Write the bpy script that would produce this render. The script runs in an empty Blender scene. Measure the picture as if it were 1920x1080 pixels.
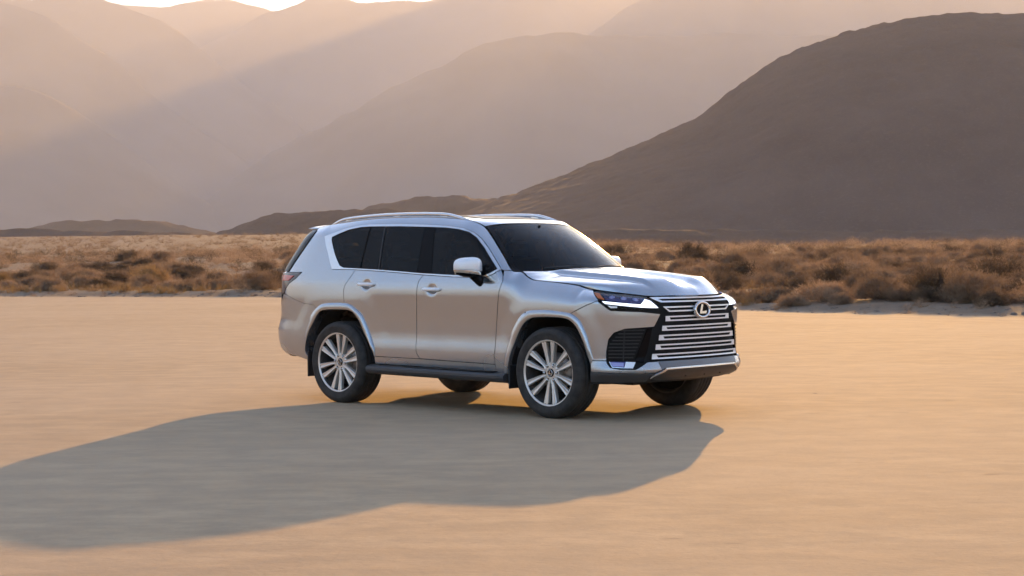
import bpy, math, random
import numpy as np
from mathutils import Matrix, Vector
from mathutils.geometry import delaunay_2d_cdt

SC = bpy.context.scene
COL = SC.collection
rng = np.random.default_rng(7)
random.seed(7)
R_ = math.radians

# ------------------------------------------------------------------ camera
CAM_LOC = Vector((-0.97776, -16.31197, 1.44013))
cd = bpy.data.cameras.new('camera')
cd.sensor_width = 36.0
cd.lens = 3292.25 / 1920 * 36
cd.clip_start = 0.1
cd.clip_end = 60000
cam = bpy.data.objects.new('camera', cd)
COL.objects.link(cam)
RT = Vector((0.999952, -0.000173, -0.009814))
UP = Vector((0.009816, 0.017577, 0.999797))
FW = Vector((0.0, 0.999846, -0.017578))
m = Matrix.Identity(4)
for i in range(3):
    m[i][0], m[i][1], m[i][2], m[i][3] = RT[i], UP[i], -FW[i], CAM_LOC[i]
cam.matrix_world = m
SC.camera = cam

# ------------------------------------------------------------------ sky and sun
SUN_AZ, SUN_EL = R_(11.5), R_(12.6)            # azimuth clockwise from +Y
world = bpy.data.worlds.new('World')
SC.world = world
world.use_nodes = True
wn = world.node_tree
sky = wn.nodes.new('ShaderNodeTexSky')
sky.sky_type = 'NISHITA'
sky.sun_disc = False
sky.sun_elevation = SUN_EL
sky.sun_rotation = SUN_AZ
sky.air_density = 1.12
sky.dust_density = 0.5
sky.ozone_density = 3.0
wn.links.new(sky.outputs[0], wn.nodes['Background'].inputs[0])
wn.nodes['Background'].inputs[1].default_value = 0.15

sd = bpy.data.lights.new('sun', 'SUN')
sd.energy = 5.0
sd.angle = R_(0.53)
sd.color = (1.0, 0.53, 0.15)
sun = bpy.data.objects.new('sun', sd)
COL.objects.link(sun)
to_sun = Vector((math.sin(SUN_AZ) * math.cos(SUN_EL), math.cos(SUN_AZ) * math.cos(SUN_EL), math.sin(SUN_EL)))
sun.rotation_euler = to_sun.to_track_quat('Z', 'Y').to_euler()
sun.location = (20, 60, 40)

vs = SC.view_settings
vs.view_transform = 'Standard'
vs.look = 'None'
vs.gamma = 1.0
vs.use_curve_mapping = False
vs.exposure = 1.62
SC.cycles.use_denoising = True
SC.cycles.use_adaptive_sampling = True
SC.cycles.adaptive_threshold = 0.03
SC.cycles.max_bounces = 5
SC.cycles.diffuse_bounces = 3
SC.cycles.glossy_bounces = 4
SC.cycles.transparent_max_bounces = 8
SC.cycles.volume_bounces = 0
SC.cycles.sample_clamp_indirect = 6.0


# ------------------------------------------------------------------ helpers
def tag(o, label=None, cat=None, group=None, kind=None):
    if label: o['label'] = label
    if cat: o['category'] = cat
    if group: o['group'] = group
    if kind: o['kind'] = kind
    return o

def empty(name, loc=(0, 0, 0), rz=0.0, parent=None):
    o = bpy.data.objects.new(name, None)
    o.empty_display_size = 0.2
    COL.objects.link(o)
    o.location = loc
    o.rotation_euler = (0, 0, rz)
    if parent: o.parent = parent
    return o

def mk(name, verts, faces, mat, parent=None, smooth=True, normals=None):
    me = bpy.data.meshes.new(name)
    me.from_pydata([tuple(map(float, v)) for v in verts], [], [tuple(map(int, f)) for f in faces])
    me.polygons.foreach_set('use_smooth', [bool(smooth)] * len(me.polygons))
    for mt in (mat if isinstance(mat, (list, tuple)) else [mat]):
        me.materials.append(mt)
    me.update()
    if normals is not None:
        me.normals_split_custom_set_from_vertices([tuple(map(float, n)) for n in normals])
    o = bpy.data.objects.new(name, me)
    COL.objects.link(o)
    if parent: o.parent = parent
    return o

def link_mesh(name, me, parent=None):
    o = bpy.data.objects.new(name, me)
    COL.objects.link(o)
    if parent: o.parent = parent
    return o

class MB:
    """mesh collector: several primitives shaped into ONE mesh"""
    def __init__(s): s.v = []; s.f = []
    def add(s, v, f):
        k = len(s.v)
        s.v += [tuple(map(float, p)) for p in v]
        s.f += [tuple(int(i) + k for i in q) for q in f]
        return s
    def box(s, c, h, rot=None, bev=0.0):
        c = np.array(c, float); h = np.array(h, float)
        if bev <= 0:
            v = [np.array([a, b, d]) * h for a in (-1, 1) for b in (-1, 1) for d in (-1, 1)]
            f = [(0, 1, 3, 2), (4, 6, 7, 5), (0, 4, 5, 1), (2, 3, 7, 6), (0, 2, 6, 4), (1, 5, 7, 3)]
        else:
            v = []; idx = {}
            for a in (-1, 1):
                for b in (-1, 1):
                    for d in (-1, 1):
                        for k in range(3):
                            p = np.array([a, b, d], float) * h
                            for j in range(3):
                                if j != k: p[j] -= np.array([a, b, d])[j] * min(bev, h[j] * .9)
                            idx[(a, b, d, k)] = len(v); v.append(p)
            f = []
            for k in range(3):
                i, j = [(1, 2), (2, 0), (0, 1)][k]
                for sg in (-1, 1):
                    q = []
                    for (u, w) in ((-1, -1), (1, -1), (1, 1), (-1, 1)):
                        t = [0, 0, 0]; t[k] = sg; t[i] = u; t[j] = w
                        q.append(idx[(t[0], t[1], t[2], k)])
                    f.append(q if sg > 0 else q[::-1])
            for k in range(3):
                i, j = [(1, 2), (2, 0), (0, 1)][k]
                for u in (-1, 1):
                    for w in (-1, 1):
                        t1 = [0, 0, 0]; t1[i] = u; t1[j] = w
                        a1 = t1[:]; a1[k] = -1; b1 = t1[:]; b1[k] = 1
                        q = [idx[(*a1, i)], idx[(*b1, i)], idx[(*b1, j)], idx[(*a1, j)]]
                        f.append(q if u * w > 0 else q[::-1])
            for a in (-1, 1):
                for b in (-1, 1):
                    for d in (-1, 1):
                        q = [idx[(a, b, d, k)] for k in range(3)]
                        f.append(q if a * b * d > 0 else q[::-1])
        v = np.array(v)
        if rot is not None: v = v @ np.array(rot.to_3x3()).T
        return s.add(v + c, f)
    def tube(s, path, rad, n=10, cap=True, flat=None):
        path = np.array(path, float); m = len(path)
        rad = np.broadcast_to(np.array(rad, float), (m,))
        T = np.gradient(path, axis=0); T /= np.linalg.norm(T, axis=1, keepdims=True) + 1e-12
        up = np.array([0, 0, 1.]) if abs(T[0] @ [0, 0, 1]) < .9 else np.array([1., 0, 0])
        v = []; f = []
        for i in range(m):
            a = np.cross(T[i], up); a /= np.linalg.norm(a) + 1e-12
            b = np.cross(a, T[i])
            for k in range(n):
                t = 2 * math.pi * k / n
                v.append(path[i] + rad[i] * (a * math.cos(t) * (flat or 1) + b * math.sin(t)))
        for i in range(m - 1):
            for k in range(n):
                f.append((i * n + k, i * n + (k + 1) % n, (i + 1) * n + (k + 1) % n, (i + 1) * n + k))
        if cap:
            f.append(tuple(range(n))[::-1]); f.append(tuple((m - 1) * n + k for k in range(n)))
        return s.add(v, f)
    def lathe(s, prof, n=48, axis='y', c=(0, 0, 0)):
        """prof: list of (radius, axial); revolve about y"""
        v = []; f = []; m = len(prof)
        for i in range(n):
            t = 2 * math.pi * i / n
            for (r, a) in prof:
                v.append((c[0] + r * math.cos(t), c[1] + a, c[2] + r * math.sin(t)))
        for i in range(n):
            j = (i + 1) % n
            for k in range(m - 1):
                f.append((i * m + k, i * m + k + 1, j * m + k + 1, j * m + k))
        return s.add(v, f)
    def prism(s, poly, h, M):
        """poly 2D list, extruded 0..h along z, then placed by function M(x,y,z)->3D"""
        n = len(poly)
        v = [M(x, y, 0.0) for x, y in poly] + [M(x, y, h) for x, y in poly]
        f = [tuple(range(n))[::-1], tuple(range(n, 2 * n))]
        f += [(i, (i + 1) % n, n + (i + 1) % n, n + i) for i in range(n)]
        return s.add(v, f)
    def build(s, name, mat, parent=None, smooth=False):
        o = mk(name, s.v, s.f, mat, parent, smooth)
        return o

# ------------------------------------------------------------------ materials
MATS = {}
class NT:
    def __init__(s, name):
        s.m = bpy.data.materials.new(name); s.m.use_nodes = True
        s.t = s.m.node_tree; s.b = s.t.nodes['Principled BSDF']; s.out = s.t.nodes['Material Output']
    def n(s, typ, **kw):
        q = s.t.nodes.new(typ)
        for k, v in kw.items():
            if k.startswith('i_'):
                key = k[2:]
                key = int(key) if key.isdigit() else key.replace('_', ' ')
                q.inputs[key].default_value = v
            else: setattr(q, k, v)
        return q
    def l(s, a, b): s.t.links.new(a, b)
    def set(s, **kw):
        for k, v in kw.items():
            key = k.replace('_', ' ')
            if isinstance(v, bpy.types.NodeSocket): s.l(v, s.b.inputs[key])
            else: s.b.inputs[key].default_value = (*v, 1) if isinstance(v, tuple) and len(v) == 3 and 'Color' in key or key == 'Specular Tint' and isinstance(v, tuple) else v
        return s
    def coord(s, kind='Object', scale=(1, 1, 1)):
        tc = s.n('ShaderNodeTexCoord'); mp = s.n('ShaderNodeMapping'); mp.inputs['Scale'].default_value = scale
        s.l(tc.outputs[kind], mp.inputs[0]); return mp.outputs[0]
    def noise(s, vec, scale, detail=4, rough=.55):
        q = s.n('ShaderNodeTexNoise'); q.inputs['Scale'].default_value = scale; q.inputs['Detail'].default_value = detail
        q.inputs['Roughness'].default_value = rough; s.l(vec, q.inputs['Vector']); return q.outputs['Fac']
    def ramp(s, fac, stops):
        q = s.n('ShaderNodeValToRGB'); e = q.color_ramp.elements
        while len(e) < len(stops): e.new(.5)
        for k, (p, c) in enumerate(stops):
            e[k].position = p; e[k].color = (*c, 1) if len(c) == 3 else c
        s.l(fac, q.inputs[0]); return q.outputs[0]
    def mix(s, fac, a, b, mode='MIX'):
        q = s.n('ShaderNodeMix'); q.data_type = 'RGBA'; q.blend_type = mode
        for k, v in ((0, fac), (6, a), (7, b)):
            if isinstance(v, bpy.types.NodeSocket): s.l(v, q.inputs[k])
            else: q.inputs[k].default_value = (*v, 1) if isinstance(v, tuple) and len(v) == 3 else v
        return q.outputs[2]
    def math(s, op, a, b=0.5, clamp=False):
        q = s.n('ShaderNodeMath'); q.operation = op; q.use_clamp = clamp
        for k, v in ((0, a), (1, b)):
            if isinstance(v, bpy.types.NodeSocket): s.l(v, q.inputs[k])
            else: q.inputs[k].default_value = v
        return q.outputs[0]
    def bump(s, h, strength=.3, dist=.01):
        q = s.n('ShaderNodeBump'); q.inputs['Strength'].default_value = strength; q.inputs['Distance'].default_value = dist
        s.l(h, q.inputs['Height']); s.l(q.outputs[0], s.b.inputs['Normal']); return s

def simple(name, col, rough=.5, metal=0.0, **kw):
    t = NT(name); t.set(Base_Color=col, Roughness=rough, Metallic=metal, **kw); MATS[name] = t.m; return t.m

def make_paint():
    t = NT('silver_paint')
    v = t.coord('Object')
    fl = t.noise(v, 900, 1)
    n1 = t.noise(v, 2.2, 1, .4)
    sx = t.n('ShaderNodeSeparateXYZ'); t.l(v, sx.inputs[0])
    low = t.n('ShaderNodeMapRange'); low.inputs[1].default_value = .85; low.inputs[2].default_value = .30; t.l(sx.outputs[2], low.inputs[0])
    d = t.math('MULTIPLY', low.outputs[0], n1, True)
    dust = t.math('MULTIPLY', d, .62, True)
    base = t.mix(t.math('MULTIPLY', fl, .5), (.47, .495, .525), (.55, .575, .605))
    t.set(Base_Color=t.mix(dust, base, (.36, .29, .22)))
    t.set(Metallic=t.math('SUBTRACT', .92, t.math('MULTIPLY', dust, .75)))
    t.set(Roughness=t.math('ADD', .15, t.math('MULTIPLY', dust, .5)))
    t.set(Coat_Roughness=t.math('ADD', .04, t.math('MULTIPLY', dust, .3)))
    t.set(Coat_Weight=t.math('SUBTRACT', 1.0, t.math('MULTIPLY', dust, .85)))
    MATS['paint'] = t.m; return t.m

def make_tyre():
    t = NT('tyre_rubber'); v = t.coord('Object')
    n = t.noise(v, 14, 5); d = t.ramp(n, [(.35, (.016, .015, .014)), (.75, (.048, .042, .036))])
    t.set(Base_Color=d, Roughness=.72); t.bump(t.noise(v, 120, 3), .25, .002); MATS['tyre'] = t.m; return t.m

def make_glass(name, tint, trans, ior=1.48):
    """dark tinted glass: sharp reflection over a tinted see-through pane"""
    t = NT(name); t.t.nodes.remove(t.b)
    fr = t.n('ShaderNodeFresnel'); fr.inputs[0].default_value = ior
    gl = t.n('ShaderNodeBsdfGlossy'); gl.inputs['Roughness'].default_value = .015; gl.inputs['Color'].default_value = (1, 1, 1, 1)
    tr = t.n('ShaderNodeBsdfTransparent'); tr.inputs[0].default_value = (*tint, 1)
    bk = t.n('ShaderNodeBsdfDiffuse'); bk.inputs[0].default_value = (.006, .007, .008, 1)
    mx = t.n('ShaderNodeMixShader'); mx.inputs[0].default_value = trans
    t.l(bk.outputs[0], mx.inputs[1]); t.l(tr.outputs[0], mx.inputs[2])
    m2 = t.n('ShaderNodeMixShader'); t.l(fr.outputs[0], m2.inputs[0]); t.l(mx.outputs[0], m2.inputs[1]); t.l(gl.outputs[0], m2.inputs[2])
    t.l(m2.outputs[0], t.out.inputs[0]); MATS[name] = t.m; return t.m

M_PAINT = make_paint()
M_TYRE = make_tyre()
M_GLASS = make_glass('privacy_glass', (.10, .11, .12), .35, 1.26)
M_WIND = make_glass('windscreen_glass', (.34, .37, .40), .5, 1.18)
M_CLEAR = make_glass('lamp_cover', (.93, .95, .97), 1.0, 1.22)
M_CHROME = simple('satin_chrome', (.80, .80, .80), .13, 1.0)
M_CHROME2 = simple('bright_trim', (.92, .92, .93), .30, .30)
M_RIM = simple('machined_alloy', (.76, .70, .63), .30, .55)
M_RIMD = simple('rim_barrel', (.10, .09, .085), .5, .6)
M_BLACK = simple('piano_black', (.004, .004, .005), .16, 0, Specular_IOR_Level=.10)
M_PLAST = simple('black_plastic', (.020, .020, .021), .55)
M_STEP = simple('running_board_plastic', (.045, .045, .048), .42)
M_VOID = simple('dark_liner', (.008, .008, .008), .95)
M_SEAT = simple('seat_leather', (.10, .075, .06), .6)
M_DASH = simple('dashboard', (.03, .03, .032), .6)
M_RED = simple('tail_lamp_red', (.55, .03, .03), .25, 0, Coat_Weight=1.0)
M_SMOKE = simple('smoked_lamp', (.02, .012, .016), .15, 0, Coat_Weight=1.0)
M_AMBER = simple('amber_reflector', (.95, .22, .04), .35, 0, Coat_Weight=1.0)
M_HOUS = simple('lamp_housing', (.09, .08, .19), .25, .5)
M_LENS = simple('projector_lens', (.34, .32, .55), .06, .3, Coat_Weight=1.0)
M_SKID = simple('skid_plate_metal', (.085, .078, .072), .32, .6)
M_SHADE_LOW = simple('paint_shade_low', (.085, .088, .095), .38, .3)  # silver paint as it looks in shade, darkness put into the colour
M_SHADE_MID = simple('paint_shade_mid', (.17, .175, .185), .34, .5)  # half-shaded silver paint, shade put into the colour
M_STEEL = simple('brake_steel', (.32, .27, .24), .45, .9)
M_DRL = simple('daytime_light', (.9, .92, 1.0), .3, 0, Emission_Color=(.86, .88, 1.0, 1), Emission_Strength=.55)
# ------------------------------------------------------------------ car body surface (car frame: x forward, y left, z up; front axle at x=0)
def catmull(pts, n=40):
    P=np.array(pts,float); Q=np.vstack([2*P[0]-P[1],P,2*P[-1]-P[-2]]); out=[]
    for i in range(1,len(Q)-2):
        p0,p1,p2,p3=Q[i-1],Q[i],Q[i+1],Q[i+2]
        t=np.linspace(0,1,n,endpoint=False)[:,None]
        out.append(.5*((2*p1)+(-p0+p2)*t+(2*p0-5*p1+4*p2-p3)*t*t+(-p0+3*p1-3*p2+p3)*t**3))
    out.append(P[-1:]); return np.vstack(out)
def smooth1(a,k):  # gaussian smooth w/ reflection
    g=np.exp(-.5*(np.arange(-3*k,3*k+1)/k)**2); g/=g.sum(); m=3*k
    return np.convolve(np.pad(a,m,mode='reflect',reflect_type='odd'),g,'valid')
def interp_s(xs,ys,k=.04,n=2000):
    """smooth 1D interpolant: PCHIP-like linear+gaussian"""
    xs=np.array(xs,float);ys=np.array(ys,float)
    g=np.linspace(xs[0],xs[-1],n); v=np.interp(g,xs,ys)
    kk=max(1,int(k/((xs[-1]-xs[0])/n)))
    v=smooth1(v,kk)
    return lambda q: np.interp(q,g,v)
def sstep(a,b,x):
    t=np.clip((np.asarray(x,float)-a)/(b-a),0,1); return t*t*(3-2*t)

# plan contour: front centre -> right side -> rear centre, (x, half width)
CON=[(.975,0),(.968,.2),(.95,.42),(.925,.56),(.885,.67),(.81,.775),(.70,.86),(.56,.912),(.40,.938),(.2,.945),(-.3,.945),(-1,.943),(-2,.943),(-2.8,.945),(-3.3,.938),(-3.6,.918),(-3.83,.875),(-3.99,.79),(-4.08,.63),(-4.125,.36),(-4.14,0)]
_c=catmull(CON,60)
_l=np.concatenate([[0],np.cumsum(np.hypot(*np.diff(_c,axis=0).T))])
_S=np.linspace(0,_l[-1],4000); STOT=_l[-1]
_cx=smooth1(np.interp(_S,_l,_c[:,0]),20); _cw=smooth1(np.interp(_S,_l,_c[:,1]),20)
_cw[0]=0;_cw[-1]=0
def con(s): return np.interp(s,_S,_cx),np.interp(s,_S,_cw)
def s_of_x(x):  # side part, x decreasing with s
    return np.interp(-np.asarray(x,float),-_cx,_S)
# top edge curve B (x,w,z): hood lip centre -> headlight top -> hood gap -> windscreen edge -> roof ditch -> rear
B=[(.955,0,1.085),(.935,.2,1.085),(.885,.36,1.086),(.80,.51,1.086),(.72,.605,1.10),(.61,.69,1.118),(.46,.74,1.138),(.31,.772,1.16),(.21,.79,1.187),(.0,.815,1.211),(-.20,.822,1.226),(-.31,.822,1.238),(-.39,.81,1.27),(-.46,.795,1.308),(-.575,.80,1.318),(-.70,.757,1.424),(-.85,.702,1.545),(-1.0,.645,1.660),(-1.108,.612,1.732),(-1.2,.632,1.776),(-1.32,.652,1.802),(-1.7,.668,1.833),(-2.1,.672,1.843),(-2.5,.672,1.841),(-2.9,.665,1.825),(-3.25,.65,1.797),(-3.5,.628,1.77),(-3.60,.60,1.76),(-3.66,.45,1.765),(-3.68,.2,1.77),(-3.685,0,1.772)]
_b=catmull(B,40)
# map B to s : for front use closest contour point, side by x, rear by angle
def _bs(p):
    x,w=p[0],p[1]
    if x>.3:
        # direction matching: scale contour by radial from (.2,0)
        a=np.arctan2(w,x-.0); ca=np.arctan2(_cw,_cx-.0); m=_cx>.25
        return np.interp(a,ca[m],_S[m])
    if x<-3.3:
        a=np.arctan2(w,-(x+2.9)); ca=np.arctan2(_cw,-(_cx+2.9)); m=_cx<-3.2
        return np.interp(-a,-ca[m],_S[m])
    return float(s_of_x(x))
_bsv=np.array([_bs(p) for p in _b]); _bsv=np.maximum.accumulate(_bsv+np.arange(len(_bsv))*1e-7)
_bg=np.linspace(0,STOT,6000)
_bx,_bw,_bz=[smooth1(np.interp(_bg,_bsv,_b[:,k]),12) for k in range(3)]
_bw[0]=0;_bw[-1]=0
def top(s): return np.interp(s,_bg,_bx),np.interp(s,_bg,_bw),np.interp(s,_bg,_bz)
# vertical profiles
pz=[.30,.36,.42,.50,.56,.60,.66,.72,.85,1.0,1.08,1.14,1.2,1.26,1.31,1.4,1.5,1.6,1.7,1.76,1.86]
pd=[-.05,-.035,-.012,.000,.002,-.001,-.010,-.0125,-.010,-.005,-.002,-.004,-.015,-.032,-.048,-.075,-.105,-.137,-.172,-.195,-.235]
dside=interp_s(pz,pd,.018)
# front fender / bumper profile (no swage)
dfen=interp_s([.30,.36,.45,.6,.8,.95,1.05,1.12,1.2,1.3,1.9],[-.03,-.02,-.012,-.008,-.004,-.003,-.006,-.016,-.04,-.075,-.26],.03)
dqua=interp_s([.30,.40,.5,.6,.8,.95,1.05,1.12,1.2,1.3,1.4,1.5,1.6,1.7,1.76,1.86],[-.05,-.03,-.012,-.002,-.006,-.008,-.008,-.012,-.02,-.046,-.075,-.105,-.137,-.172,-.195,-.235],.03)
dxf=interp_s([.30,.33,.36,.44,.50,.55,.8,.93,1.0,1.09,1.3],[-.15,-.10,-.045,.026,.006,-.014,-.012,-.014,-.018,-.03,-.06],.012)
dxr=interp_s([.30,.40,.46,.52,.66,.72,.80,1.0,1.1,1.30,1.36,1.75,1.9],[-.45,-.30,-.10,-.02,.02,.015,-.03,-.045,-.05,-.055,-.09,-.40,-.52],.02)
def inpoly_sd(x,z,poly):
    """signed distance to polygon (negative inside)"""
    P=np.array(poly,float); Q=np.roll(P,-1,0)
    x=np.asarray(x,float); z=np.asarray(z,float)
    d=np.full(np.broadcast(x,z).shape,1e9); ins=np.zeros(d.shape,bool)
    for (ax,az),(bx,bz) in zip(P,Q):
        ex,ez=bx-ax,bz-az; t=np.clip(((x-ax)*ex+(z-az)*ez)/(ex*ex+ez*ez),0,1)
        d=np.minimum(d,np.hypot(x-ax-t*ex,z-az-t*ez))
        c=((az>z)!=(bz>z))
        with np.errstate(divide='ignore',invalid='ignore'):
            ins^=c&(x<(bx-ax)*(z-az)/((bz-az) if bz!=az else 1e-12)+ax)
    return np.where(ins,-d,d)
BLR=[(-3.62,.30),(-3.50,.80),(-3.30,1.06),(-3.12,1.10),(-2.52,1.10),(-2.34,.98),(-2.16,.62),(-2.12,.3)]
BLF=[(-.66,.30),(-.62,.62),(-.46,.94),(-.30,1.05),(.30,1.045),(.44,.94),(.62,.60),(.66,.3)]
def P(s,z,raw=False):
    s=np.asarray(s,float); z=np.asarray(z,float); s,z=np.broadcast_arrays(s,z)
    x,w=con(s)
    tf=sstep(-.62,-.30,x)                 # fender profile in front
    tr=1-sstep(-2.65,-2.25,x)             # quarter profile at rear
    d=dside(z)*(1-tf)*(1-tr)+dfen(z)*tf+dqua(z)*tr
    w2=w*(1+d/.944)
    bl=.004*(1-sstep(-.07,.09,inpoly_sd(x,z,BLR)))+.006*(1-sstep(-.07,.09,inpoly_sd(x,z,BLF)))
    w2=w2+bl*np.clip(w/.9,0,1)**2
    for hx,hz in HANDLES:
        w2=w2-.012*np.exp(-(((x-hx)/.062)**2+((z-hz)/.048)**2)**2)
    fx=np.where(x>.2,(x-.2)/.775,0); rx=np.where(x<-2.9,(-2.9-x)/1.22,0)
    lip=(.024*sstep(.55,.44,z)-.06*sstep(.42,.33,z))*sstep(.35,.62,x)
    x2=x+dxf(z)*fx-dxr(z)*rx
    w2=w2+lip*np.clip(w/.9,0,1)
    if raw: return x2,w2
    bx,bw,bz=top(s)
    zz=np.minimum(z,bz)
    h=.13+.06*sstep(-.6,-.30,x)-.075*sstep(.15,.5,x)
    q=np.clip((bz-z)/h,0,1)
    r=(1-q)**2.3
    xt,wt=P(s,bz,True)
    return x2+(bx-xt)*r, w2+(bw-wt)*r
def P3(s,z,off=0.):
    """signed s: s>=0 right side (y<0), s<0 left side"""
    s=np.asarray(s,float); z=np.asarray(z,float); s,z=np.broadcast_arrays(s,z)
    x,w=P(np.abs(s),z); p=np.stack([x,-w*np.where(s<0,-1,1),z],-1)
    if np.ndim(off) or off!=0: p=p+N3(s,z)*np.broadcast_to(off,s.shape)[...,None]
    return p
def N3(s,z):
    e=.003; s=np.asarray(s,float); z=np.asarray(z,float)
    a=P3(s+e,z)-P3(s-e,z); b=P3(s,z+e)-P3(s,z-e)
    n=-np.cross(a,b); n/=np.linalg.norm(n,axis=-1,keepdims=True)+1e-12
    return n
HANDLES=[(-2.445,1.182),(-1.51,1.138)]
# ------------------------------------------------------------------ panel builder
def resample(poly, d, closed=True):
    P_ = [np.array(p, float) for p in poly]; out = []
    P_ = [p for i, p in enumerate(P_) if np.linalg.norm(p - P_[i - 1]) > 1e-6 or (i == 0 and not closed)]
    n = len(P_)
    for i in range(n if closed else n - 1):
        a, b = P_[i], P_[(i + 1) % n]; k = max(1, int(math.ceil(np.linalg.norm(b - a) / d)))
        for j in range(k): out.append(a + (b - a) * j / k)
    if not closed: out.append(P_[-1])
    return np.array(out)

def chaikin(poly, it=1, closed=True, keep=.25):
    P_ = np.array(poly, float)
    for _ in range(it):
        if closed:
            Q = np.roll(P_, -1, 0)
            P_ = np.stack([P_ * (1 - keep) + Q * keep, P_ * keep + Q * (1 - keep)], 1).reshape(-1, 2)
        else:
            A_, B_ = P_[:-1], P_[1:]
            M_ = np.stack([A_ * (1 - keep) + B_ * keep, A_ * keep + B_ * (1 - keep)], 1).reshape(-1, 2)
            P_ = np.vstack([P_[:1], M_, P_[-1:]])
    return P_

def area2(p):
    q = np.roll(p, -1, 0); return .5 * np.sum(p[:, 0] * q[:, 1] - q[:, 0] * p[:, 1])

def inset_poly(p, d):
    p = np.array(p, float)
    if area2(p) < 0: p = p[::-1]
    a = np.roll(p, 1, 0); b = np.roll(p, -1, 0)
    e1 = p - a; e2 = b - p
    e1 /= np.linalg.norm(e1, axis=1, keepdims=True) + 1e-12; e2 /= np.linalg.norm(e2, axis=1, keepdims=True) + 1e-12
    n1 = np.stack([-e1[:, 1], e1[:, 0]], 1); n2 = np.stack([-e2[:, 1], e2[:, 0]], 1)
    bs = n1 + n2; L = np.linalg.norm(bs, axis=1, keepdims=True); bs /= L + 1e-9
    k = np.clip(1 / np.maximum(.35, (bs * n1).sum(1, keepdims=True)), 1, 2)
    return p + bs * d * k

def tri_region(outline, holes, sp, refine=()):
    loops = [outline] + list(holes)
    V = []; E_ = []
    for L in loops:
        k = len(V); n = len(L); V += [tuple(p) for p in L]; E_ += [(k + i, k + (i + 1) % n) for i in range(n)]
    lo = outline.min(0); hi = outline.max(0)
    xs = np.arange(lo[0], hi[0], sp); zs = np.arange(lo[1], hi[1], sp * .87)
    g = np.array([(x + (sp / 2 if j % 2 else 0), z) for j, z in enumerate(zs) for x in xs]).reshape(-1, 2)
    for (c, r, s2) in refine:
        a = np.arange(-r, r + 1e-9, s2); gg = np.array([(c[0] + i, c[1] + j) for i in a for j in a if i * i + j * j < r * r])
        keep = np.hypot(g[:, 0] - c[0], g[:, 1] - c[1]) > r
        g = np.vstack([g[keep], gg])
    sd = inpoly_sd(g[:, 0], g[:, 1], outline)
    ok = sd < -sp * .35
    if refine: ok |= (sd < -.004) & np.any([np.hypot(g[:, 0] - c[0], g[:, 1] - c[1]) <= r for c, r, _ in refine], axis=0)
    for h in holes: ok &= inpoly_sd(g[:, 0], g[:, 1], h) > sp * .35
    V += [tuple(p) for p in g[ok]]
    r = delaunay_2d_cdt([Vector(v) for v in V], E_, [], 0, 1e-6)
    v2 = np.array([tuple(v) for v in r[0]]); F = np.array([tuple(f) for f in r[2]])
    c = v2[F].mean(1)
    ins = inpoly_sd(c[:, 0], c[:, 1], outline) < 0
    for h in holes: ins &= inpoly_sd(c[:, 0], c[:, 1], h) > 0
    F = F[ins]
    used = np.unique(F); mp = -np.ones(len(v2), int); mp[used] = np.arange(len(used))
    return v2[used], mp[F]

def patch(name, outline, mat, parent, fn=None, nfn=None, sp=.03, inset=.0035, depth=.02, off=0.0, holes=(), refine=(), smooth_it=0):
    fn = fn or P3; nfn = nfn or N3
    o2 = np.array(outline, float)
    if smooth_it: o2 = chaikin(o2, smooth_it)
    if area2(o2) < 0: o2 = o2[::-1]
    o2 = resample(o2, sp * .8)
    if inset: o2 = inset_poly(o2, inset)
    hs = []
    for h in holes:
        h = np.array(h, float)
        if area2(h) < 0: h = h[::-1]
        hs.append(resample(h, sp * .8))
    uv, F = tri_region(o2, hs, sp, refine)
    p = fn(uv[:, 0], uv[:, 1]); n = nfn(uv[:, 0], uv[:, 1])
    p = p + n * off
    t = p[F]; fn_ = np.cross(t[:, 1] - t[:, 0], t[:, 2] - t[:, 0]); fl = (fn_ * n[F[:, 0]]).sum(1) < 0
    F = F.copy(); F[fl] = F[fl][:, ::-1]
    V = [p]; N_ = [n]; faces = [tuple(f) for f in F]
    # flange along the boundary edges
    ed = {}
    for f in F:
        for i in range(3):
            e = (f[i], f[(i + 1) % 3]); ed[e] = ed.get(e, 0) + 1
    be = [e for e in ed if (e[1], e[0]) not in ed]
    bv = sorted({i for e in be for i in e}); k0 = len(p); mp = {v: k0 + 2 * i for i, v in enumerate(bv)}
    if depth > 0 and bv:
        b3 = p[bv]; nn = n[bv]
        fl3 = np.empty((2 * len(bv), 3)); fl3[0::2] = b3; fl3[1::2] = b3 - nn * depth
        V.append(fl3); N_.append(np.zeros_like(fl3))
        for a, b in be: faces.append((mp[b], mp[a], mp[a] + 1, mp[b] + 1))
    return mk(name, np.vstack(V), faces, mat, parent, True, np.vstack(N_))

def both(name, outline, mat, parent, **kw):
    """right-side panel and its mirror image on the left"""
    par = parent if isinstance(parent, (list, tuple)) else (parent, parent)
    r = patch(name, outline, mat, par[0], **kw)
    kw2 = dict(kw); mir = lambda L: [(-a, b) for a, b in L]
    if 'holes' in kw2: kw2['holes'] = [mir(h) for h in kw2['holes']]
    if 'refine' in kw2: kw2['refine'] = [((-c[0], c[1]), a, b) for c, a, b in kw2['refine']]
    l = patch(name, mir(outline), mat, par[1], **kw2)
    return r, l

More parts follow.
